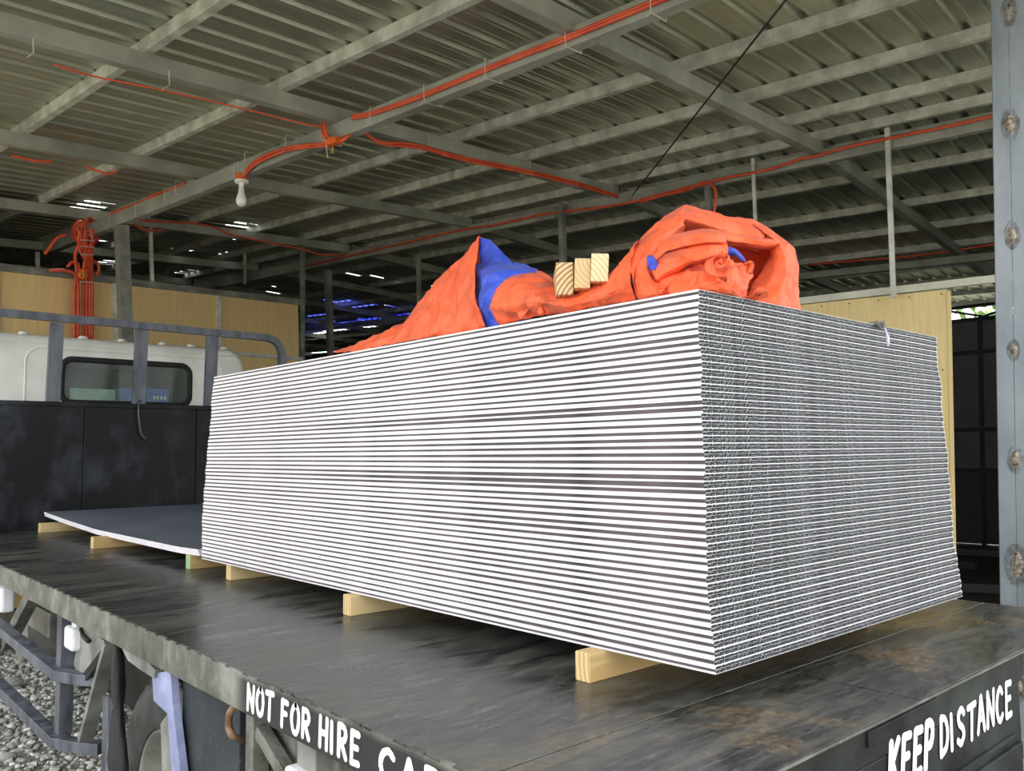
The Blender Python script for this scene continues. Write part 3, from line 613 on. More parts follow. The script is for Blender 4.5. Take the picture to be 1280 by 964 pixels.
# pressed bead round the window panel, drip seam, roof bolts
bead = rrect(.0, 1.44, .60, 1.215, .10)
MB().tube([(x, cy0+.001, z) for x, z in bead+bead[:1]], .008, 6, cap=False).build('pressed_bead', M['cab'], truck, smooth=True)
MB().tube([(x, cy0+.001, 1.248) for x in np.linspace(-.6, 1.56, 10)], .005, 6).build('drip_seam', M['cab'], truck, smooth=True)
for x in (-.30, .0, .40, .68, .99, 1.22, 1.50):
    MB().lathe((x, cy0+.10, 1.315), (0, 0, 1), [(.035, 0), (.034, .012), (.024, .022), (0, .026)], 14).build('roof_bolt_cover', M['cab'], truck, smooth=True)
sp = [Vector((x, cy0-.004, z)) for x, z in rrect(.235, 1.175, .825, 1.147, .075)]
mb = MB(); n2 = len(sp)
seal_v = []; 
for i in range(n2):
    c = Vector((.705, cy0, .986)); 
    t = (sp[(i+1) % n2]-sp[i-1]).normalized(); o_ = Vector((0, 1, 0)).cross(t).normalized()
    for k in range(8): a = 2*math.pi*k/8; seal_v.append(sp[i]+o_*math.cos(a)*.022+Vector((0, 1, 0))*math.sin(a)*.014)
mb.add(seal_v, [(i*8+k, i*8+(k+1) % 8, ((i+1) % n2)*8+(k+1) % 8, ((i+1) % n2)*8+k) for i in range(n2) for k in range(8)])
seal = mb.build('window_seal', M['rubber'], truck, smooth=True)
g2 = rrect(.235, 1.175, .825, 1.147, .07)
obj('window_pane', [(x, cy0-.002, z) for x, z in g2]+[(x, cy0+.003, z) for x, z in g2], [tuple(range(N_)), tuple(range(2*N_-1, N_-1, -1))]+[(i, N_+i, N_+(i+1) % N_, (i+1) % N_) for i in range(N_)], M['glass'], truck)
inn = [(-.6, cy0+.012, .55), (1.5, cy0+.012, .55), (1.5, cy0+.012, 1.22), (-.6, cy0+.012, 1.22), (-.6, 7.2, .55), (1.5, 7.2, .55), (1.5, 7.2, 1.22), (-.6, 7.2, 1.22)]
obj('cab_lining', inn, [(4, 5, 6, 7), (0, 1, 5, 4), (1, 2, 6, 5), (2, 3, 7, 6), (3, 0, 4, 7)], M['inner'], truck)
tb((-.5, cy0+.018, .55), (1.45, cy0+.5, .815), 'parcel_shelf', 'inner')
for nm, x0, x1, h, m_, lb, ct in (('paper_packet', .30, .62, .075, 'white_box', 'pale green and white packet low in the cab rear window', 'packet'),
                       ('cardboard_box', .66, .82, .085, 'blue_box', 'blue box behind the cab window, left of the guard post', 'box'),
                       ('cardboard_box', .86, 1.02, .095, 'blue_box', 'blue box behind the cab window, right of the guard post', 'box')):
    o = bevel(MB().box((x0, cy0+.022, .816), (x1, cy0+.17, .86+h)).build(nm, M[m_]), .003); setp(o, lb, ct)
bm_ = MB(); 
for i in range(4): bm_.box((.90+i*.027, cy0+.0205, .87), (.90+i*.027+.017, cy0+.0225, .897))
bm_.build('white_print', M['white_paint'], o)
# exterior things: wheels, chassis
def wheel(x, y, z, R_, sx, w=.22):
    r = empty('wheel_tmp', (x, y, z)); bpy.data.objects.remove(r)
    T = [(R_*.60, 0), (R_*.70, -.012*1), (R_*.86, -.014), (R_*.955, .0), (R_, .018), (R_, w-.018), (R_*.955, w), (R_*.86, w+.014), (R_*.60, w)]
    ty = MB().lathe((x, y, z), (sx, 0, 0), T, 48, closed=True)
    for k in range(40):
        a0 = 2*math.pi*k/40; c = Vector((x, y+math.cos(a0)*R_, z+math.sin(a0)*R_)); tg = Vector((0, -math.sin(a0), math.cos(a0))); rd = Vector((0, math.cos(a0), math.sin(a0)))
        ty.beam(np.array(c+Vector((sx*.02, 0, 0))), np.array(c+Vector((sx*(w-.02), 0, 0))), np.array(tg), np.array(rd), -.017, .017, -.004, .008)
    t_ = ty.build('tyre', M['tyre'], truck, smooth=True); t_.modifiers.new('e', 'EDGE_SPLIT').split_angle = math.radians(35)
    rm = MB().lathe((x, y, z), (sx, 0, 0), [(R_*.61, .012), (R_*.58, .0), (R_*.55, .006), (R_*.52, .03), (R_*.47, .07), (R_*.36, .10), (R_*.20, .09), (R_*.18, .04), (0, .03)], 40)
    r_ = rm.build('wheel_rim', M['rim'], truck, smooth=True); r_.modifiers.new('e', 'EDGE_SPLIT').split_angle = math.radians(40)
    for k in range(8):
        a0 = 2*math.pi*k/8; MB().lathe((x+sx*.085, y+math.cos(a0)*R_*.29, z+math.sin(a0)*R_*.29), (-sx, 0, 0), [(.014, 0), (.014, .02), (0, .022)], 6).build('wheel_nut', M['rust'], r_)
wheel(-.41, 1.76, -.655, .385, 1); wheel(-.17, 1.76, -.655, .385, 1, .2); wheel(1.40, 1.76, -.655, .385, -1); wheel(-.42, 6.5, -.68, .37, 1); wheel(1.42, 6.5, -.68, .37, -1)
for x in (.12, .80): tb((x, YR+.2, -.36), (x+.08, 7.2, -.16), 'chassis_rail', 'dark')
for i in range(11): tb((XL+.05, YR+.25+i*.52, -.16), (XR-.05, YR+.31+i*.52, -.071), 'cross_member', 'dark')
tb((-.2, 1.70, -.72), (1.2, 1.82, -.60), 'rear_axle', 'dark', bv=.02)
tb((.0, 2.6, -.80), (.9, 5.2, -.37), 'fuel_tank', 'dark', bv=.03)
def speck(nt, b):
    n = noise_f(nt, 90, 3, .6, coords(nt)); n2 = noise_f(nt, 5, 4, .6, coords(nt))
    c = ramp(nt, n2, [(.3, (.012, .016, .02)), (.75, (.045, .055, .062))]); c = mixc(nt, ramp(nt, n, [(.66, (0,)*3), (.72, (.6,)*3)]), c, (.2, .25, .27)); nt.links.new(c, b.inputs['Base Color'])
M['speck'] = mat('speckled_dark_plastic', (.03, .04, .04), .6, 0, .4, speck)
tb((-.49, 1.03, -.95), (-.47, 1.40, -.151), 'mudguard_panel', 'speck')
tb((-.47, .60, -.75), (-.10, 1.03, -.20), 'tool_box', 'rail', bv=.006)
def bar(pA, pB, w, name, m, d=None, parent=truck, up=(1, 0, 0)):
    pA = np.array(pA); pB = np.array(pB); u = nrm(np.cross(pB-pA, up)); w2 = np.array(up, float); d = d or w
    return bevel(MB().beam(pA, pB, u, w2, -w/2, w/2, -d/2, d/2).build(name, M[m], parent), .002)
# rusted hook under the rail
MB().tube(catmull([at_x(300, 884, -.53), at_x(293, 884, -.54), at_x(287, 893, -.545), at_x(286, 908, -.545), at_x(291, 920, -.54), at_x(302, 925, -.50)], 5), .0085, 8).build('rope_hook', M['rust'], truck, smooth=True)
bar((-.50, .91, -.15), (-.50, .91, -.9), .04, 'stake_post', 'rail')
bar((-.50, .89, -.20), (-.50, .55, -.36), .03, 'angle_brace', 'rail')
tl_ = bevel(MB().box((-.53, .60, -.36), (-.44, .72, -.225)).build('rear_side_lamp', M['lamp_white'], truck), .008)
tb((-.51, .62, -.225), (-.46, .70, -.15), 'lamp_bracket', 'greyplate')
# side underrun guard: two bars that turn in at the rear, an upright and braces
def flatbar(pts, h, d, name, m='guard'):
    mb = MB(); pts = [np.array(p) for p in pts]
    for a, b_ in zip(pts[:-1], pts[1:]):
        dd = nrm(b_-a); mb.beam(a-dd*.004, b_+dd*.004, UP, nrm(np.cross(dd, UP)), -h/2, h/2, -d/2, d/2)
    return bevel(mb.build(name, M[m], truck), .002)
flatbar([(-.56, 5.2, -.36), (-.525, 3.70, -.352), (-.50, 2.60, -.395), (-.455, 2.44, -.388), (-.40, 2.36, -.385)], .040, .05, 'side_guard_bar')
flatbar([(-.56, 5.2, -.60), (-.525, 3.66, -.61), (-.50, 2.62, -.645), (-.455, 2.46, -.633), (-.41, 2.38, -.63)], .040, .05, 'side_guard_bar')
bar((-.47, 2.66, -.15), (-.47, 2.66, -.63), .065, 'guard_upright', 'guard', .05)
bar((-.46, 3.22, -.16), (-.46, 3.72, -.47), .055, 'guard_brace', 'rail', .05)
bar((-.44, 2.08, -.18), (-.44, 2.50, -.42), .035, 'guard_brace', 'dark', .05)
bar(at_x(140, 803, -.49), at_x(107, 925, -.49), .020, 'fender_stay', 'greyplate', .05)
def plate(pix, X, th, name, m):
    P_ = [at_x(x, y, X) for x, y in pix]; n = len(P_); q = [p+np.array([th, 0, 0]) for p in P_]
    return obj(name, P_+q, [tuple(range(n)), tuple(range(2*n-1, n-1, -1))]+[(i, n+i, n+(i+1) % n, (i+1) % n) for i in range(n)], M[m], truck)
plate([(101, 778), (131, 802), (118, 830), (98, 848), (92, 830)], -.46, .008, 'fender_gusset', 'greyplate')
plate([(152, 810), (175, 815), (194, 838), (192, 848), (176, 838), (160, 826)], -.53, .03, 'fender_edge', 'greyplate')
plate([(190, 843), (213, 838), (216, 882), (228, 985), (216, 985), (209, 892), (192, 876)], -.52, .02, 'fender_plate', 'blueplate')
bevel(plate([(212, 888), (217, 985), (203, 985), (200, 905)], -.505, .02, 'mud_flap_edge', 'greyplate'), .003)
# twisted rubber flap
v = []; f = []; nr = 14
for i in range(nr):
    u = i/(nr-1); c = (at_x(146+u*4, 806+u*170, -.52)); wd = .018+.022*math.sin(u*math.pi*.55)+.008*math.sin(u*9)
    for k in range(10):
        a = 2*math.pi*k/10+u*1.7; rr = wd*(1+.25*math.cos(3*a+u*4)); v.append(c+np.array([math.sin(a)*rr*.55, math.cos(a)*rr, 0]))
f = [(i*10+k, i*10+(k+1) % 10, (i+1)*10+(k+1) % 10, (i+1)*10+k) for i in range(nr-1) for k in range(10)]
obj('rubber_flap', v, f, M['rubber'], truck, smooth=True)
v2 = [p+np.array([-.02, .035, 0]) for p in (at_x(141, 872, -.52), at_x(147, 872, -.52), at_x(150, 985, -.52), at_x(139, 985, -.52))]
obj('flap_strip', v2+[p+np.array([.01, 0, 0]) for p in v2], [(0, 1, 2, 3), (7, 6, 5, 4), (0, 4, 5, 1), (1, 5, 6, 2), (2, 6, 7, 3), (3, 7, 4, 0)], M['guard'], truck)
for (px, py, w, h) in ((95, 797, .11, .085), (6, 748, .15, .12)):
    c = at_x(px, py, -.46); o = bevel(MB().box((c[0]-.03, c[1]-w/2, c[2]-h/2), (c[0]+.03, c[1]+w/2, c[2]+h/2)).build('side_marker_lamp', M['lamp_white'], truck), .012)
    bevel(MB().box((c[0]-.01, c[1]-w/4, c[2]+h/2), (c[0]+.02, c[1]+w/4, -.15)).build('lamp_stem', M['lamp_white'], o), .003)
c = at_x(40, 768, -.30); tb((c[0], c[1]-.35, c[2]-.07), (c[0]+.3, c[1]+.15, c[2]+.05), 'battery_tray', 'greyplate', bv=.006)
c = at_x(25, 780, -.25); MB().lathe((c[0], c[1], c[2]-.06), (1, 0, 0), [(0, 0), (.14, 0), (.15, .01), (.15, .3), (0, .3)], 28).build('air_tank', M['greyplate'], truck, smooth=True).modifiers.new('e', 'EDGE_SPLIT')
MB().tube(catmull([at_x(101, 786, -.47), at_x(104, 795, -.47), at_x(111, 802, -.47)], 4), .008, 6).build('hose_stub', M['rubber'], truck, smooth=True)

# ================================================================== TIMBER BEARERS UNDER THE PANELS
def bearer(y, x0, x1, w, label, green=False, h=.0625):
    o = MB().box((x0, y-w/2, HZ), (x1, y+w/2, HZ+h)).build('timber_bearer', M['wood'], label=label, cat='timber', group='pine bearers under the panels')
    bevel(o, .0025)
    if green: MB().box((x0-.0006, y-w/2+.001, HZ+.001), (x0+.0001, y+w/2-.001, HZ+h-.001)).build('painted_end', M['green_paint'], o)
    return o
bearer(.305, -.048, 1.27, .043, 'thick pine bearer under the near corner of the tall stack')
bearer(1.31, -.03, 1.27, .043, 'pine bearer second from the near corner of the tall stack')
bearer(2.28, .012, 1.27, .043, 'pine bearer just inside the far end of the tall stack')
bearer(2.72, .02, 1.27, .05, 'green-ended pine bearer at the end of the tall stack', True)
bearer(3.90, -.046, 1.27, .05, 'pine bearer under the middle of the thin grey sheets')
bearer(5.20, -.012, 1.25, .05, 'pine bearer nearest the headboard under the thin grey sheets', h=.06)

# ================================================================== TALL STACK OF PANELS
NS, TH, LS, WS, HT = 50, .01531, 2.519, 1.22, .7655
def skin_mesh(top, l0, l1, wav):
    """plate with folded lips along both long edges; lip height l0 at the near end, l1 at the far end"""
    t = .0008; ny = 13; v = []; f = []
    sg = -1 if top else 1; zb = TH-.0001 if top else .0001
    for j in range(ny):
        y = LS*j/(ny-1); u = j/(ny-1); L = l0+(l1-l0)*u+wav*math.sin(u*9+l0*900)
        L = max(.0016, L); c = .0004
        prof = [(c, zb), (WS-c, zb), (WS, zb+sg*c), (WS, zb+sg*L), (WS-.003, zb+sg*L), (WS-.003, zb+sg*t), (.003, zb+sg*t), (.003, zb+sg*L), (0, zb+sg*L), (0, zb+sg*c)]
        v += [(x, y, z) for x, z in prof]
    n = 10
    for j in range(ny-1):
        for i in range(n):
            q = (j*n+i, j*n+(i+1) % n, (j+1)*n+(i+1) % n, (j+1)*n+i); f.append(q if top else q[::-1])
    f += [tuple(range(n)), tuple((ny-1)*n+i for i in range(n))]
    me = bpy.data.meshes.new('skin'); me.from_pydata(v, [], f); me.materials.append(M['skin']); me.update()
    return me
def core_mesh():
    a = .0028; v = [(x, y, z) for y in (.0006, LS-.0006) for x, z in ((a, .0010), (WS-a, .0010), (WS-a, TH-.0010), (a, TH-.0010))]
    f = [(0, 1, 2, 3), (7, 6, 5, 4), (0, 4, 5, 1), (1, 5, 6, 2), (2, 6, 7, 3), (3, 7, 4, 0)]
    me = bpy.data.meshes.new('core'); me.from_pydata(v, [], f); me.materials.append(M['core']); me.materials.append(M['cells'])
    me.polygons.foreach_set('material_index', [1, 1, 0, 0, 0, 0]); me.update(); return me
def ply_mesh():
    # thin middle film of the core that shows as a fine line on the cut end
    me = bpy.data.meshes.new('film'); z = TH*.52; a = .004
    v = [(x, y, zz) for y in (.0001, LS-.0001) for x, zz in ((a, z), (WS-a, z), (WS-a, z+.0009), (a, z+.0009))]
    me.from_pydata(v, [], [(0, 1, 2, 3), (7, 6, 5, 4), (0, 4, 5, 1), (1, 5, 6, 2), (2, 6, 7, 3), (3, 7, 4, 0)]); me.materials.append(M['film']); me.update(); return me
M['film'] = mat('grey_film', (.30, .31, .32), .6, 0, .3, noisy((.10, .10, .11), (.55, .56, .58), 300, 2, (1, .1, 1), .5, .6, 0))
random.seed(11)
tops = [skin_mesh(True, *q) for q in ((.0048, .0050, .0003), (.0044, .0050, .0004), (.0052, .0050, .0003), (.0036, .0048, .0004), (.0020, .0050, .0003), (.0055, .0046, .0002))]
bots = [skin_mesh(False, *q) for q in ((.0040, .0046, .0003), (.0044, .0042, .0004), (.0036, .0046, .0003), (.0030, .0048, .0003), (.0018, .0046, .0002), (.0048, .0042, .0002))]
cm, fm_ = core_mesh(), ply_mesh()
ORD = ['topmost', 'second', 'third', 'fourth', 'fifth', 'sixth', 'seventh', 'eighth', 'ninth', 'tenth', 'eleventh', 'twelfth', 'thirteenth', 'fourteenth', 'fifteenth', 'sixteenth', 'seventeenth', 'eighteenth', 'nineteenth', 'twentieth', 'twenty-first', 'twenty-second', 'twenty-third', 'twenty-fourth', 'twenty-fifth']
def poly(u, K): return np.interp(u, [k for k, _ in K], [q for _, q in K])
ox_K = [(0, 0), (.15, .004), (.35, .013), (.5, .022), (.62, .034), (.75, .045), (.85, .050), (1, .0623)]
oy_K = [(0, 0), (.1, .008), (.3, .022), (.5, .030), (.7, .045), (.85, .050), (1, .0588)]
jx = jy = 0
for i in range(NS):
    u = i/(NS-1); z = i*TH
    jx = jx*.55+random.uniform(-.0022, .0022); jy = jy*.55+random.uniform(-.0025, .0025)
    if i in (0, NS-1): jx = jy = 0
    k = NS-1-i
    lab = ('white-edged hollow panel, topmost of the tall stack, under the tarpaulin' if k == 0 else 'white-edged hollow panel lying at the very bottom of the tall stack' if i == 0 else
           f'white-edged hollow panel, {ORD[k]} sheet down from the top of the tall stack' if k < 25 else f'white-edged hollow panel, {ORD[i]} sheet up from the bottom of the tall stack')
    r = empty('hollow_panel', (poly(u, ox_K)+jx, poly(u, oy_K)+jy, z+.0001*i*0), label=lab, cat='panel', group='hollow panels of the tall stack')
    dark = i in (14, 15, 16) ; kt = 4 if i in (22, 23, 33) else 3 if random.random() < .18 else random.choice((0, 1, 2, 5))
    kb = 4 if i in (23, 24, 34) else 3 if random.random() < .18 else random.choice((0, 1, 2, 5))
    for nm, me in (('top_skin', tops[kt]), ('bottom_skin', bots[kb]), ('core', cm), ('middle_film', fm_)):
        o = bpy.data.objects.new(nm, me); COL.objects.link(o); o.parent = r
        if nm == 'core': o['label'] = 'dark honeycomb core'

# ================================================================== THIN GREY SHEETS IN FRONT
sheet_K = [(2.56, .016), (2.65, .014), (2.98, .004), (3.48, -.004), (3.9, -.0005), (4.2, .012), (4.7, .028), (5.23, .051), (5.40, .060)]
for j in range(2):
    ny, nx = 28, 10; T = .014; v = []; f = []
    for i in range(ny):
        y = 2.62+(5.25-2.62)*i/(ny-1)+j*.004
        for k in range(nx):
            x = .03+1.22*k/(nx-1)-j*.003; dz = poly(y, sheet_K)-.014+j*T
            if x > .1: dz += 0
            v.append((x, y, max(dz, .0+j*T-.006)))
    n = len(v); v += [(x, y, z+T-.0006) for x, y, z in v]
    I = lambda i, k: i*nx+k
    f += [(I(i, k), I(i+1, k), I(i+1, k+1), I(i, k+1)) for i in range(ny-1) for k in range(nx-1)]
    f += [(n+I(i, k), n+I(i, k+1), n+I(i+1, k+1), n+I(i+1, k)) for i in range(ny-1) for k in range(nx-1)]
    ed = [(I(i, 0), I(i+1, 0)) for i in range(ny-1)]+[(I(ny-1, k), I(ny-1, k+1)) for k in range(nx-1)]+[(I(i+1, nx-1), I(i, nx-1)) for i in range(ny-1)]+[(I(0, k+1), I(0, k)) for k in range(nx-1)]
    f += [(a, b_, n+b_, n+a) for a, b_ in ed]
    fm = [0]*(len(f)-len(ed))+[1]*len(ed)
    obj('flat_panel', v, f, None, mats=[M['top_sheet'], M['skin']], fm=fm, label=('lower of two thin sheets sagging on blocks before the headboard', 'blue-grey upper sheet sagging on blocks before the headboard')[j], cat='panel', group='thin sheets by the headboard')
# ================================================================== ORANGE TARPAULIN
def grid_mesh(rows, ku=6, kv=5, wr=0.0, seed=0, crisp=.85):
    """rows: guide curves (equal length) of 3-D points; smooth both ways, add crumple along the normals"""
    lin = lambda P, k: np.array([P[i]+(P[i+1]-P[i])*j/k for i in range(len(P)-1) for j in range(k)]+[P[-1]])
    mixl = lambda P, k, a: catmull(P, k)*(1-a)+lin(np.asarray(P, float), k)*a
    A = np.array([mixl(r, kv, crisp) for r in rows]); B = np.array([mixl(A[:, j], ku, crisp*.8) for j in range(A.shape[1])]).transpose(1, 0, 2)
    nu, nv = B.shape[:2]
    if wr:
        du = np.gradient(B, axis=0); dv_ = np.gradient(B, axis=1); nn = np.cross(du, dv_); nn /= (np.linalg.norm(nn, axis=2, keepdims=True)+1e-9)
        for i in range(nu):
            for j in range(nv):
                q = Vector(B[i, j]*14+seed*7.3)
                h = (noise.noise(q)*.8+1.5*(.25-abs(noise.noise(q*1.3+Vector((3, 1, 2)))))+.9*(.2-abs(noise.noise(q*3.1))))*wr*1.2
                B[i, j] += nn[i, j]*h
    V = B.reshape(-1, 3); F = [(i*nv+j, (i+1)*nv+j, (i+1)*nv+j+1, i*nv+j+1) for i in range(nu-1) for j in range(nv-1)]
    return V, F
def G(rows): return [[at_d(*q) for q in r] for r in rows]
TP = MB(); TB = MB()
def cloth(mb, rows, ku=6, kv=5, wr=.003, seed=0):
    V, F = grid_mesh(G(rows), ku+4, kv+3, wr*1.35, seed); V = np.array(V)
    low = V[:, 2] < .7665   # nothing sinks into the top sheet
    inside = (V[:, 0] > .062) & (V[:, 1] > .058)
    V[low, 2] = .7665; V[low, 0] = np.maximum(V[low, 0], .066); V[low, 1] = np.maximum(V[low, 1], .064)
    mb.add(V, F)
# left wing with a sharp peaked lip
cloth(TP, [[(416,441,2.93),(421,439,2.95),(427,437,2.97),(440,440,3.05)],
           [(450,438,2.78),(453,432,2.80),(459,423,2.84),(475,432,2.97)],
           [(490,430,2.64),(494,418,2.66),(504,404,2.72),(522,420,2.88)],
           [(530,423,2.52),(533,394,2.55),(541,357,2.62),(562,392,2.80)],
           [(570,417,2.42),(571,374,2.44),(577,320,2.52),(600,360,2.72)],
           [(608,410,2.325),(592,366,2.31),(600,296,2.44),(622,320,2.60)]], 7, 6, .004, 1)
# back leaf seen from its blue underside
cloth(TB, [[(600,297,2.445),(600,312,2.48),(600,330,2.52),(600,352,2.54)],
           [(613,300,2.50),(614,316,2.52),(614,334,2.54),(614,354,2.56)],
           [(627,315,2.55),(628,324,2.56),(628,338,2.57),(628,356,2.57)],
           [(643,330,2.60),(643,334,2.60),(643,342,2.60),(643,358,2.60)]], 5, 5, .002, 2)
blue_parts = [('blue_back_leaf', TB)]; TB = MB()
# blue bulging fold
cloth(TB, [[(583,412,2.50),(584,370,2.50),(588,338,2.52),(596,328,2.56)],
           [(604,412,2.37),(600,374,2.30),(604,340,2.34),(612,328,2.48)],
           [(625,408,2.30),(618,374,2.255),(626,340,2.30),(634,328,2.46)],
           [(645,404,2.28),(640,372,2.24),(648,340,2.28),(655,330,2.44)],
           [(668,398,2.24),(664,372,2.20),(668,346,2.26),(672,337,2.42)]], 6, 6, .004, 3)
blue_parts.append(('blue_fold', TB)); TB = MB()
# orange roll running right under the timber ends and rising to the bundle
cloth(TP, [[(624,408,2.262),(613,385,2.235),(619,362,2.25),(640,345,2.285),(666,337,2.38)],
           [(641,403,2.22),(634,384,2.175),(642,363,2.17),(657,347,2.22),(677,340,2.36)],
           [(664,398,2.15),(661,380,2.115),(664,362,2.13),(677,350,2.19),(688,348,2.32)],
           [(684,394,2.11),(680,378,2.06),(684,368,2.09),(690,358,2.15),(693,356,2.27)],
           [(700,392,2.08),(700,382,2.045),(700,374,2.06),(701,371,2.12),(702,370,2.24)],
           [(724,387,2.03),(724,379,2.005),(724,372,2.02),(724,366,2.07),(724,366,2.2)],
           [(750,383,1.98),(750,374,1.955),(750,364,1.97),(750,354,2.02),(752,352,2.15)],
           [(772,379,1.94),(772,364,1.915),(773,348,1.925),(774,331,1.97),(780,328,2.08)],
           [(795,376,1.905),(788,352,1.885),(787,330,1.905),(797,302,1.96),(808,300,2.08)]], 5, 5, .004, 4)
# outer shell of the bundle: band climbing to the peak, then over to the right shoulder
cloth(TP, [[(774,331,1.97),(783,334,1.925),(790,343,1.885),(797,378,1.90)],
           [(792,308,1.98),(797,315,1.925),(801,321,1.90),(806,338,1.96)],
           [(812,286,2.0),(816,295,1.94),(820,302,1.92),(822,318,1.98)],
           [(832,270,2.02),(835,280,1.96),(838,288,1.94),(838,304,2.0)],
           [(855,256,2.05),(850,263,1.97),(848,272,1.95),(852,292,2.02)],
           [(878,262,2.06),(872,268,1.98),(868,277,1.96),(868,296,2.03)],
           [(905,269,2.07),(903,278,2.0),(900,288,1.98),(898,302,2.05)],
           [(942,275,2.09),(938,285,2.03),(930,296,2.01),(925,310,2.08)],
           [(962,286,2.12),(957,295,2.04),(952,302,2.03),(948,316,2.10)]], 5, 6, .002, 5)
# right-hand outer petal
cloth(TP, [[(940,280,2.05),(955,283,2.08),(965,288,2.14),(955,300,2.24)],
           [(962,296,2.03),(974,296,2.07),(982,301,2.16),(975,320,2.27)],
           [(977,308,2.02),(987,306,2.06),(993,311,2.17),(990,335,2.28)],
           [(984,330,2.01),(991,325,2.05),(998,332,2.15),(992,350,2.28)],
           [(980,356,2.01),(989,356,2.05),(998,358,2.14),(990,370,2.26)],
           [(973,388,2.00),(986,391,2.04),(1000,390,2.12),(992,392,2.24)]], 6, 5, .002, 6)
# inner right petal with its upper band
cloth(TP, [[(903,288,1.985),(904,293,1.965),(903,300,1.965),(903,306,2.02)],
           [(922,292,2.0),(924,296,1.98),(926,303,1.975),(927,308,2.03)],
           [(948,297,2.01),(950,301,1.985),(950,307,1.985),(950,311,2.05)],
           [(968,300,2.02),(972,305,1.995),(968,308,1.995),(964,312,2.07)]], 5, 4, .0015, 7)
cloth(TP, [[(962,309,2.06),(968,306,2.01),(975,304,2.00),(980,309,2.04)],
           [(963,322,2.06),(972,320,2.00),(982,327,1.99),(986,330,2.05)],
           [(952,340,2.06),(968,338,2.00),(982,334,1.985),(987,340,2.05)],
           [(940,356,2.03),(960,358,1.99),(978,356,1.98),(984,360,2.05)],
           [(930,384,1.95),(950,388,1.955),(972,390,1.965),(980,392,2.04)]], 6, 5, .0025, 8)
# shaded hollow behind
cloth(TP, [[(840,275,2.06),(838,300,2.12),(834,330,2.16),(832,365,2.10)],
           [(880,272,2.08),(882,300,2.20),(882,335,2.24),(880,372,2.14)],
           [(925,285,2.12),(928,310,2.24),(930,340,2.26),(930,385,2.16)],
           [(970,300,2.14),(975,325,2.24),(975,350,2.24),(972,392,2.16)]], 6, 6, .006, 9)
# left inner band
cloth(TP, [[(858,270,1.955),(856,274,1.94),(854,279,1.94),(856,286,1.98)],
           [(838,280,1.95),(840,285,1.92),(842,292,1.92),(846,300,1.97)],
           [(820,292,1.94),(823,299,1.905),(827,307,1.905),(833,314,1.96)],
           [(803,310,1.93),(808,315,1.895),(814,322,1.895),(822,326,1.95)],
           [(792,332,1.92),(798,334,1.88),(808,336,1.875),(815,338,1.93)],
           [(791,352,1.905),(799,352,1.862),(812,348,1.86),(820,350,1.91)],
           [(798,372,1.90),(804,369,1.850),(818,360,1.84),(836,356,1.88)],
           [(806,380,1.90),(812,376,1.852),(826,371,1.825),(846,366,1.86)]], 5, 5, .002, 10)
# strap fold across the middle (two bands)
cloth(TP, [[(810,320,1.94),(813,324,1.90),(816,330,1.90),(818,333,1.925)],
           [(828,301,1.92),(830,308,1.865),(832,315,1.86),(833,320,1.90)],
           [(850,291,1.90),(851,299,1.835),(853,308,1.83),(854,313,1.88)],
           [(880,286,1.89),(880,294,1.82),(881,303,1.82),(881,307,1.87)],
           [(908,289,1.91),(908,295,1.845),(908,303,1.84),(908,308,1.88)]], 5, 5, .0018, 11)
cloth(TP, [[(812,334,1.91),(816,340,1.87),(820,350,1.865),(823,355,1.89)],
           [(830,317,1.875),(833,326,1.845),(837,339,1.84),(840,345,1.87)],
           [(852,310,1.845),(855,318,1.815),(859,329,1.81),(862,333,1.85)],
           [(880,306,1.835),(881,312,1.805),(882,323,1.80),(883,327,1.84)],
           [(909,305,1.855),(910,309,1.83),(910,316,1.825),(910,320,1.86)]], 5, 5, .0018, 12)
# crumpled centre lump spilling to the corner
cloth(TP, [[(818,346,1.90),(821,356,1.86),(826,366,1.84),(832,376,1.86)],
           [(838,338,1.89),(842,348,1.825),(846,360,1.805),(848,373,1.80)],
           [(856,330,1.88),(852,342,1.835),(858,356,1.80),(858,372,1.785)],
           [(872,324,1.87),(876,336,1.79),(874,352,1.775),(877,370,1.775)],
           [(892,320,1.87),(890,336,1.81),(897,352,1.785),(896,374,1.80)],
           [(908,320,1.88),(915,336,1.815),(908,352,1.80),(914,378,1.835)],
           [(922,328,1.93),(930,344,1.87),(924,358,1.835),(929,382,1.87)],
           [(932,332,1.98),(941,346,1.93),(934,362,1.89),(931,384,1.90)]], 6, 6, .006, 13)
# twisted knot and small folds
def ribbon(mb, path, w, seed, tilt=0):
    pts = catmull([at_d(*q) for q in path], 5); L, R_ = [], []
    for i, q in enumerate(pts):
        t = nrm(pts[min(i+1, len(pts)-1)]-pts[max(i-1, 0)]); a = tilt+i*.22
        u = nrm(np.cross(t, nrm(q-CAM))); n_ = np.cross(u, t); o = (u*math.cos(a)+n_*math.sin(a))*w/2
        L.append(q+o); R_.append(q-o)
    for q in L+R_:
        if q[2] < .768: q[2] = .768; q[0] = max(q[0], .068); q[1] = max(q[1], .066)
    n_ = len(pts); mb.add(L+R_, [(i, i+1, n_+i+1, n_+i) for i in range(n_-1)])
ribbon(TP, [(906,318,1.80),(893,321,1.79),(886,328,1.785),(889,338,1.78),(898,345,1.775),(910,348,1.78)], .020, 1, .3)
ribbon(TP, [(912,322,1.80),(905,330,1.785),(897,331,1.78),(900,324,1.79)], .014, 2, .8)
ribbon(TP, [(928,381,1.865),(938,372,1.86),(948,364,1.86),(955,370,1.865),(954,378,1.87),(944,383,1.87)], .022, 3, .2)
ribbon(TP, [(918,338,1.86),(928,331,1.86),(938,330,1.87),(936,342,1.87)], .016, 4, .5)
ribbon(TP, [(815,372,1.83),(826,364,1.82),(836,358,1.825),(846,362,1.82)], .014, 5, .1)
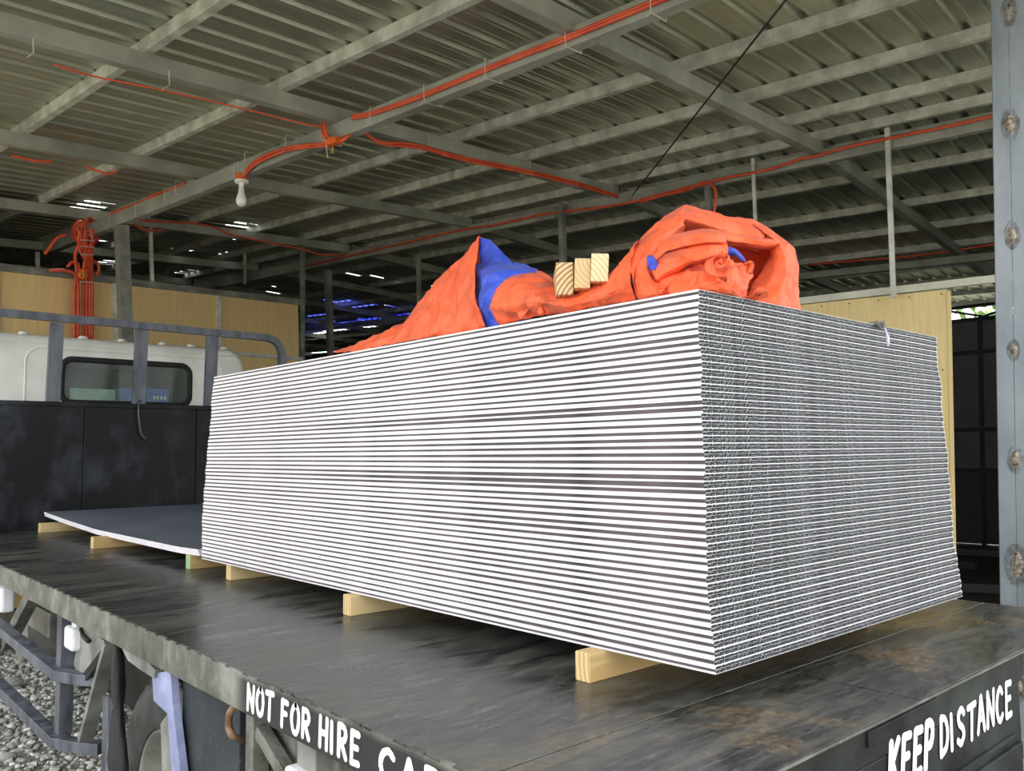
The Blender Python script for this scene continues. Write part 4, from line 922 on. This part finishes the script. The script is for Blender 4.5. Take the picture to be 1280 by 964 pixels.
ribbon(TP, [(648,395,2.15),(660,388,2.13),(672,384,2.10),(678,392,2.09)], .018, 6, .2)
# blue lining glimpses in the bundle
cloth(TB, [[(806,322,1.90),(809,330,1.885),(813,338,1.88)], [(812,319,1.885),(815,327,1.865),(819,337,1.862)], [(816,319,1.89),(821,327,1.87),(824,337,1.868)]], 4, 4, .001, 21)
blue_parts.append(('blue_lining_glimpse', TB)); TB = MB()
cloth(TB, [[(907,308,1.95),(907,314,1.93),(908,319,1.94)], [(919,311,1.955),(919,316,1.925),(920,321,1.935)], [(931,324,1.97),(931,326,1.955),(932,328,1.96)]], 4, 4, .001, 22)
tarp = TP.build('tarpaulin', M['tarp'], smooth=True, label='crumpled orange tarpaulin with blue underside heaped on the tall stack', cat='tarpaulin')
blue_parts.append(('blue_lining_glimpse', TB))
blues = [q.build(nm, M['tarp_blue'], tarp, smooth=True, label='blue underside of the tarpaulin') for nm, q in blue_parts]
for o in [tarp]+blues:
    es = o.modifiers.new('creases', 'EDGE_SPLIT'); es.split_angle = math.radians(38)
    sm = o.modifiers.new('thickness', 'SOLIDIFY'); sm.thickness = .0012; sm.offset = 0

# pine block ends lying on the tarpaulin
for i, (pl, pr, pt, pb, D, lb, tilt) in enumerate(((695, 717, 327, 369, 2.02, 'lowest pine timber end lying on the tarpaulin, with bold slanting grain', .0),
                                   (718, 738.5, 322, 361, 2.00, 'middle pine timber end lying on the tarpaulin', -.04),
                                   (738.5, 761, 316, 352.5, 1.985, 'highest and palest pine timber end on the tarpaulin', -.05))):
    cx, cy = (pl+pr)/2, (pt+pb)/2; c = at_d(cx, cy, D); w = (pr-pl)/F_PX*D-.0012; h = (pb-pt)/F_PX*D*.97
    rr_ = ray(cx, cy)[:2]; az = math.atan2(rr_[1], rr_[0])+(.05, .04, .03)[i]; ax = nrm(np.array([math.cos(az), math.sin(az), .03])); u = nrm(np.cross(ax, UP)); w2 = nrm(np.cross(u, ax))
    ca, sa = math.cos(tilt), math.sin(tilt); u, w2 = u*ca+w2*sa, w2*ca-u*sa
    o = empty('tmp'); bpy.data.objects.remove(o)
    mb = MB().beam(c*0, np.array([.55, 0, 0]), (0, 1, 0), (0, 0, 1), -w/2, w/2, -h/2, h/2)
    o = mb.build('pine_block', M['end%d' % i], label=lb, cat='timber', group='pine timbers on the tarpaulin'); bevel(o, .0022)
    o.matrix_world = Matrix(((ax[0], -u[0], w2[0], c[0]), (ax[1], -u[1], w2[1], c[1]), (ax[2], -u[2], w2[2], c[2]), (0, 0, 0, 1)))

# frayed scrap on the top right edge
rg = MB(); base = at_d(1098, 408, 2.30)
for i in range(46):
    a = random.uniform(-.2, 3.3); L = random.uniform(.012, .034); p = base+np.array([random.uniform(-.02, .02), random.uniform(-.01, .01), random.uniform(-.006, .004)])
    q = p+np.array([math.cos(a)*L, -.006, math.sin(a)*L*.5])
    rg.tube([p, (p+q)/2+np.array([0, -.003, .003]), q], .0009, 4)
rag = setp(rg.build('frayed_strap', M['cloth_rag'], smooth=True), 'frayed grey strap scrap on the upper right edge of the tall stack', 'strap')
MB().tube(catmull([at_d(1080, 407, 2.28), at_d(1092, 403, 2.28), at_d(1102, 410, 2.27)], 5), .0025, 6).build('loose_strand', M['cloth_rag'], rag, smooth=True)
MB().tube(catmull([at_d(1106, 410, 2.265), at_d(1109, 420, 2.255), at_d(1110, 433, 2.25)], 5), [.003]*5+[.005]*4+[.003]*2, 5).build('plastic_tail', M['foil'], rag, smooth=True)

# ================================================================== CABLES, TIES, BULB
def cond(paths, r, label, name='conduit', m='conduit', n=8):
    mbs = [MB().tube(catmull(p, 8), rr, n) for p, rr in zip(paths, r if hasattr(r, '__len__') else [r]*len(paths))]
    root = mbs[0].build(name, M[m], smooth=True, label=label, cat='cable')
    for q in mbs[1:]: q.build('conduit_strand', M[m], root, smooth=True)
    return root
def tie(parent, p, u, w, a, b_, r=.0022, tail=True):
    """thin tie looped round a beam: rectangle a x b in plane u,w, with a snipped tail"""
    p = np.array(p); pts = [p-u*a-w*b_, p+u*a-w*b_, p+u*a+w*b_, p-u*a+w*b_, p-u*a-w*b_]
    mb = MB()
    for q0, q1 in zip(pts[:-1], pts[1:]): mb.tube([q0, q1], r, 5)
    if tail: mb.tube([pts[0], pts[0]-w*.03-u*.035], r*.8, 5)
    mb.build('cable_tie', M['tie'], parent)
g1 = lambda s: (1.775-(.0166)*(s+.2), 1.865-(.0123)*(s+.2))      # bottom/top of near girder at s
def G1(s, dt, fh): b_, t_ = g1(s); return RP(s, 3.43+dt, b_+(t_-b_)*fh)
sA = [1.2, 1.9, 2.6, 3.1, 3.6, 4.0, 4.3, 4.45]
near_paths = [[G1(s, -.058, f_) for s, f_ in zip(sA, (.62, .55, .50, .55, .50, .55, .70, .95))], [G1(s, -.062, f_) for s, f_ in zip(sA, (.44, .38, .34, .40, .36, .42, .55, .75))]]
c1 = cond(near_paths, .0105, 'orange twin conduit tied along the near girder up to the junction cluster')
for s in (2.1, 2.62, 3.2, 3.72, 4.25): tie(c1, G1(s, 0, .5), B2, BN, .07, .052, .0028)
c2 = cond([[at_t(417, 182, 3.36), at_t(398, 183, 3.36), at_t(370, 186, 3.36), at_t(345, 193, 3.36), at_t(320, 205, 3.36), at_t(308, 217, 3.37), at_t(303, 222, 3.38)],
           [at_t(417, 179, 3.36), at_t(398, 180, 3.36), at_t(368, 183, 3.36), at_t(342, 190, 3.36), at_t(318, 202, 3.36), at_t(307, 214, 3.37)]], .011, 'orange conduit curving along the near girder down to the bulb holder')
for x, y in ((367, 183), (316, 203)): tie(c2, at_t(x, y-3, 3.43), B2, BN, .07, .052, .0028)
c3 = cond([[at_t(x, y, 3.42) for x, y in ((232, 229), (215, 237), (195, 243), (178, 252), (150, 262), (132, 272), (118, 285), (112, 296))],
           [at_t(x, y, 3.40) for x, y in ((231, 232), (212, 241), (190, 247), (172, 255), (148, 265), (130, 275), (116, 290))]], .012, 'orange conduit lying on top of the near girder towards the hanging bundle')
for x, y in ((229, 234), (215, 243), (178, 262), (146, 276)): tie(c3, at_t(x, y+2, 3.43), B2, BN, .07, .055, .0028)
# junction cluster
c4 = cond([[at_t(412, 182, 3.35), at_t(404, 168, 3.34), at_t(404, 152, 3.36), at_t(412, 146, 3.46), at_t(428, 148, 3.55)],
           [at_t(416, 178, 3.34), at_t(407, 165, 3.33), at_t(407, 150, 3.35), at_t(416, 144, 3.45), at_t(432, 147, 3.55)],
           [at_t(425, 178, 3.34), at_t(434, 171, 3.38), at_t(440, 165, 3.46)]], .013, 'orange conduit looping over the near girder at the junction box')
c = at_t(417, 177, 3.345)
jb = empty('junction_box', tuple(c), label='bright orange junction box with loose wire ends under the near girder', cat='junction box')
bevel(MB().beam(c-B1*.055, c+B1*.055, B2, BN, -.03, .03, -.022, .022).build('box_body', M['orange_box'], jb), .006)
for dx, m_ in ((10, 'wire_black'), (4, 'wire_black'), (14, 'wire_black'), (-1, 'wire_yellow'), (-4, 'wire_yellow'), (1, 'wire_black')):
    MB().tube([at_t(417, 182, 3.34), at_t(417+dx*.5, 186, 3.33), at_t(417+dx, 190+random.random()*3, 3.33)], .0025, 5).build('wire_end', M[m_], jb)
tie(jb, at_t(416, 165, 3.43), B2, BN, .067, .085, .003)
MB().tube([at_t(406, 170, 3.33), at_t(408, 185, 3.32), at_t(410, 198, 3.32)], .003, 5).build('tie_tail', M['tie'], jb)
# bulb
c = at_t(302, 224, 3.40); lb = empty('light_bulb', tuple(c), label='white bulb in a holder hanging under an orange box on the near girder', cat='lamp')
dn = -UP; k_ = 1/F_PX*(RM@(c-CAM))[2]   # metres per pixel at the bulb
MB().lathe(c, tuple(dn), [(0, -7*k_), (6.5*k_, -6.5*k_), (7.5*k_, 2*k_), (0, 2*k_)], 18).build('holder_box', M['orange_box'], lb, smooth=False)
MB().lathe(c, tuple(dn), [(0, 2*k_), (8.6*k_, 2*k_), (8.6*k_, 4.5*k_), (4*k_, 5.5*k_), (0, 5.5*k_)], 24).build('holder_rim', M['bulb'], lb)
MB().lathe(c, tuple(dn), [(3.2*k_, 5*k_), (3.2*k_, 9.5*k_), (2.7*k_, 10*k_), (3.0*k_, 10.6*k_), (3.2*k_, 11*k_), (3.8*k_, 17*k_), (5.2*k_, 22*k_), (6.4*k_, 26*k_), (6.3*k_, 30*k_), (4.6*k_, 33.2*k_), (2.2*k_, 34.6*k_), (0, 35*k_)], 24).build('bulb_glass', M['bulb'], lb, smooth=True)
for dx in (-6, -2): MB().tube([at_t(296+dx+3, 203, 3.375), at_t(296+dx+3, 224, 3.38)], .0025, 5).build('hanger_tie', M['tie'], lb)
# conduit on the second rafter (right of the cluster) and dark red line left of it
c5 = cond([[at_s(x, y, 4.60) for x, y in ((448, 158), (462, 171), (480, 178), (505, 179), (530, 183), (552, 190), (590, 199), (650, 211), (720, 228), (768, 243), (790, 250))],
           [at_s(x, y, 4.60) for x, y in ((452, 160), (466, 174), (483, 181), (508, 183), (534, 187), (556, 194), (592, 203), (652, 215), (722, 232), (772, 247))]], .0105, 'red conduit sagging from the near girder and running along the second rafter')
for x, y in ((529, 180), (601, 198), (656, 209), (714, 225), (758, 238)): tie(c5, at_s(x, y, 4.66), B1, BN, .06, .06)
cond([[at_s(x, y+3, 4.62) for x, y in ((68, 78), (120, 93), (200, 109), (300, 132), (360, 147), (402, 156))]], .0055, 'thin dark red line clipped under the rafter left of the junction box')
for i, (x, y) in enumerate(((41, 60), (211, 100))):
    o = MB().tube([at_s(x, y-12, 4.58), at_s(x+1, y+6, 4.58), at_s(x-8, y+12, 4.56)], .003, 5).build('cable_tie', M['tie']); setp(o, ('white cable tie hanging from the rafter at the upper left corner', 'white cable tie on the rafter midway to the junction box')[i], 'cable tie')
cond([[at_s(x, y, 6.66) for x, y in ((15, 195), (30, 198), (48, 202), (64, 202))]], .010, 'short red conduit sagging under the third rafter at the left edge')
cond([[at_s(x, y, 6.66) for x, y in ((108, 209), (120, 213), (134, 217), (146, 215))]], .010, 'short red conduit showing beneath the third rafter above the wall')
c6 = cond([[at_s(x, y, 8.98) for x, y in ((165, 275), (200, 277), (240, 279), (268, 284), (285, 292), (300, 296))],
           [at_s(x, y, 8.98) for x, y in ((165, 280), (185, 288), (205, 287))],
           [at_s(x, y, 8.98) for x, y in ((300, 296), (340, 304), (380, 312), (400, 318), (432, 318))]], .012, 'red conduit on the fourth rafter beyond the light bulb')
# second girder conduit
g2h = lambda s: (1.75-.0073*(s+.2), 1.85-.005*(s+.2))
cond([[at_t(x, y, 6.63) for x, y in ((380, 333), (440, 319), (500, 305), (560, 291), (592, 285), (620, 281), (680, 268), (760, 258), (800, 250), (860, 234), (880, 231))],
      [at_t(x, y, 6.63) for x, y in ((878, 231), (900, 224), (960, 212), (1000, 199), (1020, 195), (1060, 184), (1120, 171), (1180, 159), (1246, 144))]], .013, 'long red conduit tied along the girder behind the tarpaulin to the right column')
cond([[at_t(x, y, 6.62) for x, y in ((800, 252), (830, 244), (860, 237), (880, 228), (892, 234), (895, 246), (893, 262), (892, 275))]], .015, 'red conduit bending down behind the peak of the tarpaulin bundle')
for i in range(8):
    s = 1.6+i*.95; o = MB().beam(RP(s, 6.68, g2h(s)[0]-.006), RP(s+.05, 6.68, g2h(s)[0]-.006), B2, BN, -.003, .10, 0, .115).build('girder_clamp', M['rafter'], ceil)
pf = lambda x, y: FP(*((lambda d: np.linalg.solve(np.array([B1, B3, BN3]).T, CAM+d*1.0-RP(0, RIDGE_T, 1.9)))(ray(x, y)))) if 0 else at_t(x, y, 10.95)
cond([[pf(x, y) for x, y in ((1010, 331), (1080, 325), (1122, 322), (1180, 315), (1246, 305))]], .014, 'deepest red conduit beside the right column')
# hanging bundle in front of the plywood wall
pts0 = lambda x, dx: [at_s(x+dx*.3, 286, 8.6), at_s(x+dx, 300, 8.62), at_s(x-dx*.4, 318, 8.75), at_s(x, 340, 8.86), at_s(x, 360, 8.88), at_s(x, 425, 8.88)]
hb_ = cond([pts0(112, 3), pts0(108, -2), pts0(104, -6), pts0(96, 5), pts0(115, 1), [at_s(x, y, 8.85) for x, y in ((110, 290), (100, 300), (101, 315), (110, 330), (108, 345), (94, 350), (93, 425))],
            [at_s(x, y, 8.85) for x, y in ((62, 338), (80, 338), (92, 342), (97, 352), (97, 425))], [at_s(x, y, 8.85) for x, y in ((84, 334), (90, 328), (97, 329), (99, 340))],
            [at_s(x, y, 8.85) for x, y in ((116, 325), (122, 330), (124, 337), (120, 345))], [at_s(x, y, 8.85) for x, y in ((56, 318), (66, 304), (74, 296), (82, 294))]], .016, 'thick bunch of orange conduits dropping in front of the plywood wall')
for k in range(5):
    rr = random.random; c0 = G1(9.15, 0, .5)+B1*(.07*k-.14); loop = [c0+B2*math.cos(a)*(.095+.02*rr())+BN*math.sin(a)*(.11+.03*rr())+B1*.05*math.sin(a*1.5+k) for a in np.linspace(.3*k, .3*k+5.2, 8)]
    MB().tube(catmull(loop, 5), .015, 7).build('conduit_loop', M['conduit'], hb_, smooth=True)
for y, z in ((300, .02), (308, 0), (318, 0), (352, 0)):
    MB().tube([at_s(100, y, 8.60), at_s(118, y+1, 8.60)], .004, 5).build('cable_tie', M['tie'], hb_)
MB().lathe(at_s(103, 343, 8.82), tuple(-B1), [(0, 0), (.055, .0), (.055, .03), (.03, .045), (0, .045)], 14).build('junction_cap', M['orange_box'], hb_)
for i in range(6): MB().tube([at_s(103, 343, 8.75), at_s(98+i*2, 338+3*(i % 3), 8.74), at_s(97+i*2.5, 346, 8.74)], .004, 5).build('wire_end', M['wire_yellow' if i % 2 else 'wire_black'], hb_)
o = MB().tube([at_h(990, -10, 1.70)*(1-k/6)+at_t(790, 245, 6.6)*k/6 for k in range(7)], .006, 6).build('black_wire', M['wire_black'], smooth=True); setp(o, 'thin black wire slanting down from the roof to the far girder', 'wire')

# ================================================================== GRAVEL
rs = np.random.RandomState(5)
phi = (1+5**.5)/2; ico = np.array([(-1, phi, 0), (1, phi, 0), (-1, -phi, 0), (1, -phi, 0), (0, -1, phi), (0, 1, phi), (0, -1, -phi), (0, 1, -phi), (phi, 0, -1), (phi, 0, 1), (-phi, 0, -1), (-phi, 0, 1)]); ico /= np.linalg.norm(ico[0])
icf = np.array([(0, 11, 5), (0, 5, 1), (0, 1, 7), (0, 7, 10), (0, 10, 11), (1, 5, 9), (5, 11, 4), (11, 10, 2), (10, 7, 6), (7, 1, 8), (3, 9, 4), (3, 4, 2), (3, 2, 6), (3, 6, 8), (3, 8, 9), (4, 9, 5), (2, 4, 11), (6, 2, 10), (8, 6, 7), (9, 8, 1)])
def stones(n, x0, x1, y0, y1, smin, smax, name='gravel'):
    V = []; Fs = []
    for i in range(n):
        r = smin+(smax-smin)*rs.rand()**2.2; v = ico*(1+rs.uniform(-.28, .28, (12, 1)))*r*np.array([1, rs.uniform(.6, 1), rs.uniform(.45, .8)])
        a = rs.rand()*6.28; ca, sa = math.cos(a), math.sin(a); v = v@np.array([[ca, sa, 0], [-sa, ca, 0], [0, 0, 1]])
        V.append(v+np.array([rs.uniform(x0, x1), rs.uniform(y0, y1), GZ+r*.22])); Fs.append(icf+12*i)
    return obj(name, np.concatenate(V), np.concatenate(Fs), M['stone'], kind='stuff')
gr = stones(17000, -1.6, .9, 2.4, 7.6, .010, .026); gr['label'] = 'grey crushed stone gravel under and beside the truck'
big = [(-.9, 4.9, .07), (-.52, 4.62, .06), (-.70, 3.9, .05), (-.25, 5.3, .055), (-.6, 5.6, .06), (-.75, 3.45, .035), (-.35, 4.3, .04)]
p = at_z(12, 855, GZ+.03)
for i, (x, y, r) in enumerate([(p[0], p[1], .085)]+[(at_z(a, b_, GZ)[0], at_z(a, b_, GZ)[1], c) for a, b_, c in ((8, 952, .05), (60, 842, .04), (3, 905, .035), (88, 870, .03), (118, 915, .03))]):
    v = ico*(1+rs.uniform(-.15, .15, (12, 1)))*r*np.array([1.2, .9, .55]); o = obj('stone', v+np.array([x, y, GZ+r*.42]), icf, M['stone'], smooth=False)
    setp(o, ('largest pale stone lying in the gravel at the left edge', 'pale stone in the gravel at the bottom left corner', 'stone beside the upper guard bar in the gravel', 'small stone at the left edge under the lower guard bar', 'small stone in the gravel behind the guard upright', 'small stone just left of the black rubber flap')[i], 'stone', 'loose stones in the gravel')
    bv = o.modifiers.new('round', 'SUBSURF'); bv.levels = 1; bv.render_levels = 1
